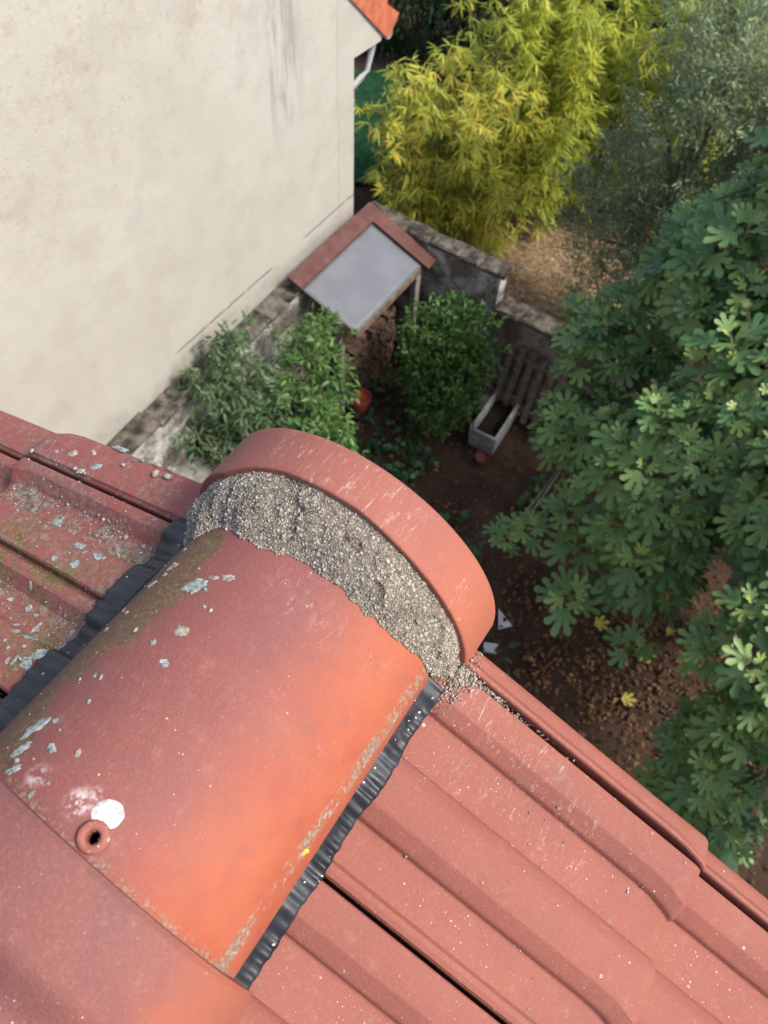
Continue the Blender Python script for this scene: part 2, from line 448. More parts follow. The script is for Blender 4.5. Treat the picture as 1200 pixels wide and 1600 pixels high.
NC, NK = 5, 6
for c in range(NC):
    w0 = .05 if c == 0 else WE + EXP * (c - 1) - .06
    off = -.0185 * c
    for k in range(-1, NK):
        js = lambda a: random.uniform(-a, a)
        for side in (0, 1):
            if k < 0: me = ((me_VR1 if c == 0 else me_VR), (me_VL1 if c == 0 else me_VL))[side]; y = 0; nm = 'verge_tile'
            else:
                me = ((me_R1 if c == 0 else me_R), (me_L1 if c == 0 else me_L))[side]
                y = (-(.0265 + .2 * k), -(.050 + .2105 * k))[side]; nm = 'roof_tile'
            j = 0 if c == 0 else 1
            mw = (MR if side == 0 else ML).copy()
            loc = Vector((w0 + js(.0012) * (k >= 0), 0, off + js(.0007) * (k >= 0)))
            loc = mw @ loc
            loc.y = y + js(.0006) * j
            mw.translation = loc
            hp(nm, me, mw)

# ---- ridge tiles: half barrel with thickness, collar on the one nearest to us
CAP_T = [0, 18, 36, 52, 64, 80, 94, 109, 122, 136, 180]
CAP_Y = [-.022, -.021, -.019, -.017, -.015, -.012, -.013, -.014, -.019, -.028, -.030]
MOR_T = [0, 40, 55, 68, 82, 95, 111, 133, 142, 180]
MOR_Y = [-.054, -.061, -.062, -.063, -.064, -.066, -.068, -.067, -.079, -.085]
def barrel(name, ys, offs, a, h, zb, mat, th=.013, nth=120, hole=None, skew=0.0, pw=2.0, left=1.0, front=None):
    th_ = np.linspace(0, math.pi, nth)
    V = []; lip = []
    for y, o in zip(ys, offs):
        A, H = a(y) + o, h(y) + o
        c, s_ = np.cos(th_), np.sin(th_)
        x = A * np.where(c < 0, left, 1.0) * c; z = zb(y) + H * np.abs(s_) ** (2 / pw)
        V.append(np.stack([x, np.full(nth, y) + skew * np.cos(th_), z], -1))
        if front is not None:
            k_ = max(0, min(1, (.012 - y) / .024)); V[-1][:, 1] += k_ * (np.interp(np.degrees(th_), CAP_T, CAP_Y) + .0135)
        lip.append(np.minimum(th_, math.pi - th_) * A)
    V = np.array(V); n = len(ys)
    vo = V.reshape(-1, 3)
    inner = V.copy()
    cen = np.stack([np.zeros(n), np.array(ys), np.array([zb(y) for y in ys])], -1)[:, None, :]
    d = inner - cen; d[..., 1] = 0
    ln = np.linalg.norm(d, axis=-1, keepdims=True) + 1e-9
    inner = inner - d / ln * th
    inner[:, 0, 2] = V[:, 0, 2]; inner[:, -1, 2] = V[:, -1, 2]
    f = [tuple(q) for q in grid_faces(n, nth)[:, ::-1]]
    if hole is not None:
        hc, hr = hole
        cen_f = vo[np.array(f)].mean(1)
        keep = np.linalg.norm(cen_f - np.array(hc), axis=1) > hr
        f = [q for q, kk in zip(f, keep) if kk]
    N = n * nth
    fi = [tuple(int(i) + N for i in q) for q in grid_faces(n, nth)]
    if hole is not None: fi = [q for q, kk in zip(fi, keep) if kk]
    fs = []
    for i in range(n - 1):
        for j in (0, nth - 1):
            a_, b_ = i * nth + j, (i + 1) * nth + j
            fs.append((a_, b_, b_ + N, a_ + N) if j == 0 else (b_, a_, a_ + N, b_ + N))
    for j in range(nth - 1):
        for i in (0, n - 1):
            a_, b_ = i * nth + j, i * nth + j + 1
            fs.append((b_, a_, a_ + N, b_ + N) if i else (a_, b_, b_ + N, a_ + N))
    v = np.concatenate([vo, inner.reshape(-1, 3)])
    me = mesh(name, v, [tuple(int(i) for i in q) for q in f + fi + fs], mat, 50)
    at = me.attributes.new('lip', 'FLOAT', 'POINT')
    l = np.concatenate([np.array(lip).ravel()] * 2).astype(np.float32)
    at.data.foreach_set('value', l)
    return me

ra = lambda y: .128 + (-.07 - y) * .012
rzb = lambda y: -.0385
rh = lambda y: .095 + (-.07 - y) * .075
LEFT = .885                     # the barrel falls away quicker on the weather side
def ridge_pt(x, y, off=0.0):
    """point and normal on the main ridge tile"""
    A, H = ra(y) * (LEFT if x < 0 else 1), rh(y)
    c = max(-1, min(1, x / A)); s = math.sqrt(1 - c * c)
    n = Vector((c / A, 0, s / H)).normalized()
    return Vector((x, y, rzb(y) + H * s)) + n * off, n
# nail boss position
BOSS, BN = ridge_pt(.024, -.2965)
ys = np.linspace(-.37, -.055, 150)
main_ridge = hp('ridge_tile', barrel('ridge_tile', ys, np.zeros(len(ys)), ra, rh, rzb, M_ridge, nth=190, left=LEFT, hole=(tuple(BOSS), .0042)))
def collar_off(y):
    d = -.306 - y
    if d < 0.004: return .0155 + .0030 * (d / .004)
    if d < .052: return .0185 + .0015 * math.sin((d - .004) / .048 * math.pi)
    if d < .085:
        t = (d - .052) / .033; return .0185 * (1 - t * t * (3 - 2 * t))
    return 0
ys = np.concatenate([[-.306, -.3065, -.3075, -.309, -.310], np.linspace(-.313, -.40, 40), np.linspace(-.42, -.75, 12)])[::-1]
def near_ridge():
    t, c, b = terracotta('clay_ridge_tile_near', (.135, .054, .053), (.172, .063, .053), (.125, .052, .057), pale=.04, sc=1.3)
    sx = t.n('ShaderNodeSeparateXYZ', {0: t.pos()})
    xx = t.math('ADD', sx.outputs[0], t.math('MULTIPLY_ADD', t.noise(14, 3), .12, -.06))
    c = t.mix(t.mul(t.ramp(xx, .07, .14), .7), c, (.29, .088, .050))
    return t.done(c, .68, b, .3)
M_ridge2 = near_ridge()
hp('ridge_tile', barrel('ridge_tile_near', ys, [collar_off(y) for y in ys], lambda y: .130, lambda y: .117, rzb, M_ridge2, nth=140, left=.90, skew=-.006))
for k in range(1, 8):
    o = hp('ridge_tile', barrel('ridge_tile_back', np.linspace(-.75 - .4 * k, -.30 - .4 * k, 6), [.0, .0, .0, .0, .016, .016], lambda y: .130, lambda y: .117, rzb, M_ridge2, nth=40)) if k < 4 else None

# nail boss with its hole
M_boss = fin(terracotta('worn_boss', (.24, .075, .060), (.30, .10, .075), (.20, .08, .07), pale=.5, grime=.55))
q = BN.to_track_quat('Z', 'Y').to_matrix().to_4x4(); q.translation = BOSS
prof = [(.0104, -.002), (.0102, .0010), (.0094, .0027), (.0080, .0034), (.0060, .0032), (.0048, .0024), (.0041, .0008), (.0039, -.004), (.0038, -.018)]
o = hp('nail_boss', MB().lathe(prof, 40, (0, 0, 0), q).me('nail_boss', M_boss, 60), parent=main_ridge)

# ---- closed end cap over the gable
ca = lambda y: .146
ch = lambda y: .138 + (0.03 - y) * .0
czb = lambda y: -.055
ys = np.concatenate([[-.0135, -.0131, -.012, -.010], np.linspace(-.006, .026, 8), [.029, .0305, .0314, .0318]])
offs = [-.0012, -.0003, .0002, .0004] + [.0005] * 8 + [.0, -.0010, -.0022, -.0040]
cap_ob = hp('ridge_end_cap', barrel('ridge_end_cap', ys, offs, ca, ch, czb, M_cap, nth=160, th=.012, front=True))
th_ = np.linspace(0, math.pi, 60)
v = [(.137 * math.cos(t), .0285, -.055 + .129 * math.sin(t)) for t in th_] + [(.137 * math.cos(t), .0165, -.055 + .129 * math.sin(t)) for t in th_]
n_ = 60
f = [tuple(range(n_)), tuple(range(2 * n_ - 1, n_ - 1, -1))] + [(i + 1, i, i + n_, i + 1 + n_) for i in range(n_ - 1)] + [(0, n_ - 1, 2 * n_ - 1, n_)]
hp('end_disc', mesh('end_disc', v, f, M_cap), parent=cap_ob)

# ---- mortar bed between ridge tile and cap
nt_, nv_ = 240, 34
TH = np.linspace(-.06, math.pi + .10, nt_)
G = np.zeros((nt_, nv_, 3))
for i, t in enumerate(TH):
    td = math.degrees(t)
    y0 = float(np.interp(td, MOR_T, MOR_Y)) + .008 * (vnoise(np.array([t * 4, 1.3, 0.0])) - .5) + .005 * (vnoise(np.array([t * 15, 5.3, 0.0])) - .5)
    y1 = float(np.interp(td, CAP_T, CAP_Y)) + .0018
    for j in range(nv_):
        u = j / (nv_ - 1)
        y = y0 + (y1 - y0) * u
        A = (ra(y) + .0005) * (1 - u) + (ca(y) - .0065) * u + .007 * math.sin(u * math.pi)
        H = (rh(y) + .0005) * (1 - u) + (ch(y) - .0065) * u + .007 * math.sin(u * math.pi)
        zb = rzb(y) * (1 - u) + czb(y) * u
        if t > math.pi / 2: A *= LEFT * (1 - u) + u
        G[i, j] = (A * math.cos(t), y, zb + H * math.sin(t))
nz = (vnoise(G, 110) - .5) * .0040 + (vnoise(G, 320) - .5) * .0028 + (vnoise(G, 34) - .5) * .008 - .003 * (vnoise(G, 60) > .70)
w = np.sin(np.linspace(0, 1, nv_) * math.pi)[None, :] ** .5
dirv = G - np.array([0, 0, -.045]); dirv[..., 1] = 0; dirv /= np.linalg.norm(dirv, axis=-1, keepdims=True)
G = G + dirv * (nz * w)[..., None]
mortar = hp('mortar_bed', mesh('mortar_bed', G.reshape(-1, 3), grid_faces(nt_, nv_), M_mortar, 180))

def ico():
    t = (1 + 5 ** .5) / 2
    v = np.array([(-1, t, 0), (1, t, 0), (-1, -t, 0), (1, -t, 0), (0, -1, t), (0, 1, t), (0, -1, -t), (0, 1, -t), (t, 0, -1), (t, 0, 1), (-t, 0, -1), (-t, 0, 1)], float)
    v /= np.linalg.norm(v[0])
    f = np.array([(0, 11, 5), (0, 5, 1), (0, 1, 7), (0, 7, 10), (0, 10, 11), (1, 5, 9), (5, 11, 4), (11, 10, 2), (10, 7, 6), (7, 1, 8), (3, 9, 4), (3, 4, 2), (3, 2, 6), (3, 6, 8), (3, 8, 9), (4, 9, 5), (2, 4, 11), (6, 2, 10), (8, 6, 7), (9, 8, 1)])
    return v, f
ICO_V, ICO_F = ico()
def pebbles(P, S, jit=.28):
    n = len(P); k = len(ICO_V)
    d = ICO_V[None] * (1 + rng.uniform(-jit, jit, (n, k, 1)))
    ax = rng.uniform(.7, 1.3, (n, 1, 3))
    v = P[:, None, :] + d * ax * S[:, None, None]
    f = ICO_F[None] + (np.arange(n) * k)[:, None, None]
    return v.reshape(-1, 3), f.reshape(-1, 3)
n = 20000
ii = rng.integers(4, nt_ - 4, n); jj = np.clip((rng.random(n) * (nv_ + 2)).astype(int) - 1, 0, nv_ - 1)
fi, fj = rng.random(n), rng.random(n)
i2 = np.minimum(ii + 1, nt_ - 1); j2 = np.minimum(jj + 1, nv_ - 1)
P = (G[ii, jj] * ((1 - fi) * (1 - fj))[:, None] + G[i2, jj] * (fi * (1 - fj))[:, None] + G[ii, j2] * ((1 - fi) * fj)[:, None] + G[i2, j2] * (fi * fj)[:, None])
kp = rng.random(n) < np.clip(.5 + 1.0 * vnoise(P, 75), 0, 1); P = P[kp]; n = len(P)
S = np.clip(rng.lognormal(math.log(.00054), .42, n), .0003, .0020)
v, f = pebbles(P, S)
hp('mortar_grains', mesh('mortar_grains', v, f, M_grain, 60), parent=mortar, kind='stuff')

def slopeR(x, y, off=0.0): return Vector((x, y, -x * math.tan(AL))) + nR * off
def slopeL(x, y, off=0.0): return Vector((x, y, x * math.tan(AL))) + nL * off
# crumbs spilled where the mortar meets the verge
P = []; S = []
for (x, y, sx, sy, o, n, sz) in [(.146, -.034, .006, .012, .000, 520, .0008), (.155, -.029, .005, .004, .000, 160, .0008), (.146, -.052, .004, .008, -.001, 60, .0008), (.172, -.0245, .012, .0012, -.006, 120, .0011), (.20, -.0245, .035, .001, -.007, 60, .0009)]:
    for _ in range(n):
        xx, yy = random.gauss(x, sx), random.gauss(y, sy)
        P.append(slopeR(xx, yy, o + random.uniform(-.001, .0035))); S.append(sz * random.lognormvariate(0, .35))
v, f = pebbles(np.array(P), np.array(S))
hp('spilled_mortar', mesh('spilled_mortar', v, f, M_grain, 60), parent=mortar, kind='stuff')
# grit lying about on the tiles
def profR(y):
    s = (-y - .0265) % .2
    return float(np.interp(s, [p[0] for p in PR], [p[1] * 1.25 for p in PR]))
def profL(y):
    s = (-y - .050) % .2105
    return float(np.interp(s, [p[0] for p in PL], [p[1] * 1.25 for p in PL])) if y < -.05 else 0
P = []; S = []
for _ in range(110):
    x, y = random.uniform(.16, .42), -random.random() ** 1.4 * .30 - .028
    if x > .405: continue
    P.append(slopeR(x, y, profR(y) + .0003)); S.append(.00062 * random.lognormvariate(0, .45))
for _ in range(1500):
    x, y = -random.uniform(.15, .40), -random.random() * .34 - .01
    h = profL(y)
    if h > -.008 and random.random() < .75: continue
    P.append(slopeL(x, y, h + .0003)); S.append(.00055 * random.lognormvariate(0, .5))
for _ in range(70):
    x = random.uniform(-.12, -.02); y = random.uniform(-.30, -.08)
    if random.random() > (-x / .12) ** 2: continue
    P.append(ridge_pt(x, y, .0002)[0]); S.append(.0006 * random.lognormvariate(0, .5))
v, f = pebbles(np.array(P), np.array(S))
hp('grit', mesh('grit', v, f, M_grain, 60), kind='stuff')

# ---- pleated black flashing under both lips of the ridge
def flashing(side):
    ny, nx = 520, 10
    y = np.linspace(-.052, -.66 if side < 0 else -.62, ny)
    ph = np.cumsum(rng.uniform(.4, 1.6, ny)); ph = ph / ph[-1] * 2 * math.pi * (54 if side > 0 else 46)
    pl = np.sin(ph)
    wid = .0150 if side > 0 else .027
    v = []
    for i in range(ny):
        hp_ = (profR if side > 0 else profL)(y[i])
        hs = np.mean([(profR if side > 0 else profL)(y[i] + d) for d in np.linspace(-.016, .016, 7)]) * .85
        hs = max(hs, max((profR if side > 0 else profL)(y[i] + d) for d in (-.003, 0, .003)) + .0004)
        wv = wid + .0022 * (vnoise(np.array([y[i] * 28, side, 0.0])) - .5) * 2 + .0012 * (vnoise(np.array([y[i] * 160, side, 4.0])) - .5) - hs * .10
        for j in range(nx):
            u = j / (nx - 1)
            x = .122 + (wv + .006) * u
            on = hs * min(1, .35 + u) + .0045 * (1 - u) ** 1.2 + .0022
            on += (.0013 if side > 0 else .0011) * pl[i] * math.sin(min(1, u * 1.15) * math.pi * .55) * (.5 + vnoise(np.array([y[i] * 30, u, 9.0])))
            on += .0012 * (vnoise(np.array([y[i] * 90, u * 3, 2.0 + side])) - .5)
            p = slopeR(x, y[i], on) if side > 0 else slopeL(-x, y[i], on)
            v.append(p)
    f = grid_faces(ny, nx)
    f = f[:, ::-1].copy() if side < 0 else f
    me = mesh('flashing', [tuple(p) for p in v], f, M_flash, 180)
    o = hp('flashing_strip', me)
    md = o.modifiers.new('thick', 'SOLIDIFY'); md.thickness = .0012; md.offset = 0
flashing(1); flashing(-1)

# ---- patches of lichen and paint that sit on the tiles
def patch(fn, cx, cy, r, mat, name, parent=None, asp=1.0, rot=0.0, h=.0009, rough=.55, n=44, rings=6, ragged=True):
    v = []; f = []
    lob = [1 + (random.uniform(-rough, rough) if ragged else random.uniform(-.03, .03)) for _ in range(n)]
    lob = [(lob[i - 1] + lob[i] * 2 + lob[(i + 1) % n]) / 4 for i in range(n)] if ragged else lob
    lob = [(lob[i - 1] + lob[i] + lob[(i + 1) % n]) / 3 for i in range(n)]
    for k in range(rings + 1):
        t = k / rings
        for i in range(n):
            a = 2 * math.pi * i / n
            dx, dy = math.cos(a) * r * t * lob[i], math.sin(a) * r * asp * t * lob[i]
            X = cx + dx * math.cos(rot) - dy * math.sin(rot); Y = cy + dx * math.sin(rot) + dy * math.cos(rot)
            hh = h * (1 - t ** 3) * ((.5 + vnoise(np.array([X, Y, 0.0]), 420)) if ragged else 1) - (.0004 if k == rings else 0)
            v.append(fn(X, Y, hh + .0003))
    for k in range(rings):
        for i in range(n):
            f.append((k * n + i, (k + 1) * n + i, (k + 1) * n + (i + 1) % n, k * n + (i + 1) % n))
    me = mesh(name, [tuple(p) for p in v], f, mat, 60)
    # make the normals face outwards
    if me.polygons[n].normal.z < 0: me.flip_normals()
    return hp(name, me, parent=parent)
fL = lambda x, y, o: slopeL(x, y, o + profL(y))
fR = lambda x, y, o: slopeR(x, y, o + profR(y))
fM = lambda x, y, o: ridge_pt(x, y, o)[0]
for (x, y, r, m, asp, rot) in [(-.295, -.103, .0105, 0, .45, -.5), (-.298, -.033, .0085, 0, .5, .6), (-.312, -.045, .0055, 1, .6, .5), (-.227, -.118, .0075, 0, .5, .2), (-.199, -.119, .0065, 0, .5, 0),
        (-.215, -.136, .0055, 0, .8, 0), (-.343, -.029, .0065, 1, .8, 0), (-.366, -.035, .004, 1, .7, 0), (-.294, -.001, .0105, 0, .30, 0), (-.165, -.219, .0085, 0, .7, 1), (-.169, -.232, .0065, 0, .8, 0),
        (-.163, -.202, .0055, 0, .8, 0), (-.240, -.141, .0045, 0, .7, 0), (-.195, -.212, .006, 0, .6, 0), (-.205, -.245, .005, 0, .8, 1), (-.323, -.017, .0035, 1, .7, 0), (-.255, -.005, .004, 1, .5, 0),
        (-.235, -.003, .006, 1, .35, 0), (-.215, -.001, .007, 1, .4, 0)] + [(-random.uniform(.16, .30), -random.uniform(.17, .30), random.uniform(.0018, .0045), random.randint(0, 1), random.uniform(.5, 1), random.uniform(0, 3)) for _ in range(26)] + [(-random.uniform(.17, .40), -random.uniform(.01, .15), random.uniform(.0012, .003), random.randint(0, 1), random.uniform(.5, 1), random.uniform(0, 3)) for _ in range(22)]:
    patch(fL, x, y, r, (M_lichen, M_lichen2)[m], 'lichen_patch', asp=asp, rot=rot, h=.0010 if m else .0005)
for (x, y, r, m, asp, rot) in [(-.048, -.124, .0095, 0, .75, .9), (-.028, -.160, .0058, 1, .8, 0), (-.020, -.186, .0042, 0, .7, 0), (-.030, -.106, .0058, 1, .5, .5), (-.040, -.112, .004, 1, .5, .5), (-.066, -.268, .010, 0, .4, 1.2),
        (-.060, -.284, .008, 0, .4, 1.2), (-.040, -.272, .0042, 0, .7, 0), (-.052, -.296, .0055, 0, .5, 1), (-.085, -.115, .006, 1, .5, 1), (-.090, -.135, .005, 1, .5, 1)] + [(random.uniform(-.095, -.02), -random.uniform(.09, .30), random.uniform(.001, .0028), random.randint(0, 1), random.uniform(.5, 1), random.uniform(0, 3)) for _ in range(24)]:
    patch(fM, x, y, r, (M_lichen, M_lichen2)[m], 'lichen_patch', parent=main_ridge, asp=asp, rot=rot, h=.0006)
patch(fM, .0215, -.2818, .0103, M_dab, 'white_paint_dab', parent=main_ridge, asp=.92, rot=.5, h=.0003, rough=.09, n=40)
patch(fM, .1262, -.222, .0030, M_yellow, 'yellow_lichen', parent=main_ridge, asp=.25, rot=1.45, h=.001)
for (x, y, s_) in [(-.223, -.014, .0042), (-.207, -.013, .0040), (-.268, -.020, .0022)]:
    v, f = pebbles(np.array([slopeL(x, y, .0022)]), np.array([s_]), .3)
    hp('mortar_crumb', mesh('mortar_crumb', v, f, M_grain))

# ================================================================== garden and neighbours
def rect_patch(name, cx, cy, rx, ry, z, mat, n=40, **kw):
    v = [(cx, cy, z)]; f = []
    for i in range(n):
        a = 2 * math.pi * i / n
        k = 1 + .22 * (vnoise(np.array([math.cos(a) * 2, math.sin(a) * 2, cx])) - .5) * 2 + random.uniform(-.04, .04)
        v.append((cx + rx * k * math.cos(a), cy + ry * k * math.sin(a), z))
    f = [(0, i + 1, (i + 1) % n + 1) for i in range(n)]
    return obj(name, mesh(name, v, f, mat), **kw)

def soil():
    t = NT('garden_soil')
    a = t.cramp(t.noise(2.2, 6, .65), [(.30, (.028, .018, .014)), (.5, (.054, .034, .025)), (.68, (.080, .052, .036))])
    c = t.mix(t.ramp(t.noise(9, 5, .7), .52, .70, 0, .8), a, (.075, .046, .026))
    c = t.mix(t.ramp(t.noise(60, 3, .7), .60, .75, 0, .6), c, (.12, .085, .055))
    return t.done(c, .95, t.bump(t.noise(30, 6, .7), .8, .05), .1)
v, n_ = [], 90
gx = np.concatenate([np.linspace(-160, -12, 12), np.linspace(-11, 7, 120), np.linspace(8, 160, 12)])
gy = np.concatenate([np.linspace(-160, -4, 12), np.linspace(-3, 17, 120), np.linspace(18, 160, 12)])
GX, GY = np.meshgrid(gx, gy, indexing='ij')
P = np.stack([GX, GY, np.zeros_like(GX)], -1)
P[..., 2] = GZ - .03 + .05 * (vnoise(P, 1.3) - .5) + .03 * (vnoise(P, 5) - .5)
obj('ground', mesh('ground', P.reshape(-1, 3), grid_faces(*GX.shape), soil(), 180), kind='structure')

# ---- neighbour's rendered gable wall with the corbelled eave and orange roof
def render_mat():
    t = NT('old_cream_render')
    sx = t.n('ShaderNodeSeparateXYZ', {0: t.pos()})
    X, Y, Z = sx.outputs
    c = t.mix(t.ramp(t.noise(.9, 4, .6), .35, .65), (.345, .332, .296), (.375, .364, .335))
    c = t.mix(t.ramp(t.noise(2.6, 5, .65), .46, .68, 0, .6), c, (.315, .30, .275))
    # weathered upper part: brown-grey mottling that thins out downwards along a wandering line
    hgt = t.math('ADD', Z, t.math('MULTIPLY_ADD', t.noise(.8, 4), 1.6, -.8))
    hgt = t.math('ADD', hgt, t.math('MULTIPLY', Y, -.10))
    up = t.ramp(hgt, -4.3, -3.1)
    mot = t.ramp(t.noise(5, 7, .72), .50, .66)
    c = t.mix(t.mul(t.mul(up, mot), .5), c, (.28, .25, .215))
    c = t.mix(t.mul(t.mul(up, t.ramp(t.noise(22, 5, .7), .56, .68)), .38), c, (.20, .175, .148))
    # rain streaks
    st = t.noise(1.0, 5, .6, vec=t.scalev(1, 5.5, .45))
    c = t.mix(t.ramp(st, .56, .74, 0, .45), c, (.32, .30, .27))
    drip = t.mul(t.ramp(t.math('ABSOLUTE', t.math('ADD', Y, -5.32)), .05, .38, 1, 0), t.ramp(Z, -4.3, -3.5))
    c = t.mix(t.mul(drip, t.ramp(t.noise(1.6, 5, .7, vec=t.scalev(1, 6, .8)), .42, .62, 0, .75)), c, (.19, .18, .17))
    # repaired foot of the wall, patchy and darker along the bottom
    ft = t.math('ADD', Z, t.math('MULTIPLY_ADD', t.noise(1.5, 4), .5, -.25))
    c = t.mix(t.ramp(ft, -5.25, -4.95, .45, 0), c, (.37, .362, .335))
    c = t.mix(t.mul(t.ramp(ft, -5.66, -5.45, 1, 0), t.ramp(t.noise(4, 6, .7), .35, .6, .25, .85)), c, (.27, .26, .24))
    # cracks
    w1 = t.math('MULTIPLY_ADD', t.noise(3, 5, .7, vec=t.scalev(0, 0, 1)), .22, -.11)
    d = t.math('ABSOLUTE', t.math('ADD', t.math('ADD', Y, -6.16), w1))
    c = t.mix(t.mul(t.ramp(d, .004, .020, 1, 0), .62), c, (.28, .265, .25))
    w2 = t.math('MULTIPLY_ADD', t.noise(3, 4, .7, vec=t.scalev(0, 0, 1)), .12, -.06)
    d2 = t.math('ABSOLUTE', t.math('ADD', t.math('ADD', t.math('ADD', Y, -2.13), t.math('MULTIPLY', t.math('ADD', Z, 4.8), .30)), w2))
    c = t.mix(t.mul(t.mul(t.ramp(d2, .003, .02, 1, 0), t.ramp(Z, -4.55, -4.7)), .55), c, (.33, .31, .28))
    w3 = t.math('MULTIPLY_ADD', t.noise(6, 4, .7, vec=t.scalev(0, 1, 0)), .05, -.025)
    for z0, ya, yb in ((-5.40, 5.45, 6.6), (-5.42, 3.3, 4.9)):
        d3 = t.math('ABSOLUTE', t.math('ADD', t.math('ADD', Z, -z0), w3))
        m = t.mul(t.ramp(d3, .004, .016, 1, 0), t.mul(t.ramp(Y, ya - .05, ya + .1), t.ramp(Y, yb - .1, yb + .05, 1, 0)))
        c = t.mix(t.mul(m, t.ramp(t.noise(8, 3, vec=t.scalev(0, 1, 0)), .35, .5, .3, .9)), c, (.07, .065, .06))
    h = t.math('ADD', t.noise(45, 5, .7), t.mul(t.noise(4, 4), 1.5))
    return t.done(c, .92, t.bump(h, .3, .02), .15)
M_render = render_mat()
nb = obj('house', None, label='neighbouring house with a tall blank cream rendered gable wall and orange roof', cat='house', loc=(-4.47, 6.45, GZ))
def np_(name, me, parent=None, **kw):
    o = obj(name, me, parent or nb, **kw)
    if parent is None: o.location = (4.47, -6.45, -GZ)
    return o
XW = -4.47
ye, ze = 6.97, -3.79; yr = 1.3
sl_ = 0.95
zr = ze + (ye - yr) * sl_
yb = yr - (ye - yr)
out = [(6.45, GZ), (6.45, -3.80), (ye - .03, -3.83), (ye, ze), (yr, zr), (yb, ze), (yb + .55, -3.8), (yb + .55, GZ)]
mb = MB()
k = len(out)
mb.add([(XW, y, z) for y, z in out] + [(XW - .3, y, z) for y, z in out], [tuple(range(k))[::-1], tuple(range(k, 2 * k))] + [(i, (i + 1) % k, (i + 1) % k + k, i + k) for i in range(k)])
mb.box(XW - 8, XW - .31, yb + .55, 6.44, GZ, -3.9)
np_('wall', mb.me('gable_wall', M_render))
M_orange = plain('orange_roof_tile', (.38, .10, .05), .8, .18, 9, .3, .01, col2=(.42, .135, .07))
M_zinc = plain('pale_zinc', (.42, .44, .46), .45, .12, 6, .1, .005, .5, .6)
M_white = plain('white_pvc', (.25, .265, .28), .5, .06, 6, .05, .005)
mb = MB()
slope_dir = Vector((0, 1, -sl_)).normalized(); sn = Vector((0, sl_, 1)).normalized()
Ltot = math.hypot(ye - yr, (ye - yr) * sl_)
for s_ in (1, -1):
    v = []
    for x in (XW - 8, XW + .015):
        for off in (.0, .02):
            for yy, z in ((yr, zr), (ye, ze)):
                v.append((x, yr + s_ * (yy - yr), z + off))
    mb.add(v, [(0, 1, 3, 2), (4, 6, 7, 5), (0, 2, 6, 4), (1, 5, 7, 3), (0, 4, 5, 1), (2, 3, 7, 6)])
roof2 = np_('roof', mb.me('neighbour_roof_deck', M_zinc))
for c in range(9):
    mb = MB(); a_ = Vector((0, ye, ze)) - slope_dir * (.30 * c - .10) + sn * .01; b_ = a_ - slope_dir * .33
    V = []
    for x in (XW + .03 - .003 * c, XW - .02):
        V += [(x, a_.y, a_.z), (x, *(a_ + sn * .27)[1:]), (x, *(b_ + sn * .235)[1:]), (x, b_.y, b_.z)]
    mb.add(V, [(0, 1, 2, 3)[::-1], (4, 5, 6, 7), (0, 4, 5, 1)[::-1], (1, 5, 6, 2)[::-1], (2, 6, 7, 3)[::-1], (3, 7, 4, 0)[::-1]])
    obj('verge_tile', mb.me('verge_skirt', M_orange), roof2)
base = Vector((XW - .05, ye, ze)) + sn * .20
for c in range(5):
    for r_ in range(5):
        mb = MB()
        L0 = -.06 + .30 * c
        fr = Matrix((( -1, 0, 0, base.x + .035 - .235 * r_), (0, -slope_dir.y, sn.y, base.y), (0, -slope_dir.z, sn.z, base.z), (0, 0, 0, 1)))
        # one interlocking tile: pan, roll, drop nose
        prof = [(0, -.03), (0, .012), (.02, .022), (.06, .024), (.085, .010), (.15, .008), (.17, .020), (.21, .022), (.232, .010), (.232, -.01)]
        v = []; 
        for w, d in ((L0 + .40, -.006), (L0 + .012, .024), (L0, .018), (L0, -.004)):
            for px, pz in prof: v.append(fr @ Vector((px, w, pz + d)))
        me = mesh('orange_tile', [tuple(p) for p in v], [tuple(int(i) for i in q) for q in grid_faces(4, len(prof))], M_orange, 40)
        obj('roof_tile', me, roof2)
# gutter along the eave and swan-neck downpipe
mb = MB()
gp = [Vector((x, 7.03, -3.80)) for x in (-4.50, -12)]
gv = []
for x in (-4.43, -12):
    for a in np.linspace(math.pi, 2 * math.pi, 9): gv.append((x, 7.05 + .065 * math.cos(a), -3.775 + .065 * math.sin(a)))
    for a in np.linspace(2 * math.pi, math.pi, 9): gv.append((x, 7.05 + .060 * math.cos(a), -3.772 + .060 * math.sin(a)))
k = 18
mb.add(gv, [(i, (i + 1) % k, (i + 1) % k + k, i + k) for i in range(k)] + [tuple(range(k))[::-1], tuple(range(k, 2 * k))])
np_('gutter', mb.me('gutter', M_zinc, 50))
pth = [(-4.55, 6.94, -3.83), (-4.55, 6.90, -3.92), (-4.55, 6.80, -4.10), (-4.55, 6.70, -4.14), (-4.55, 6.54, -4.17), (-4.55, 6.51, -4.22), (-4.55, 6.51, GZ)]
np_('downpipe', MB().tube(pth, [.035] * len(pth), 12).me('downpipe', M_white, 60))

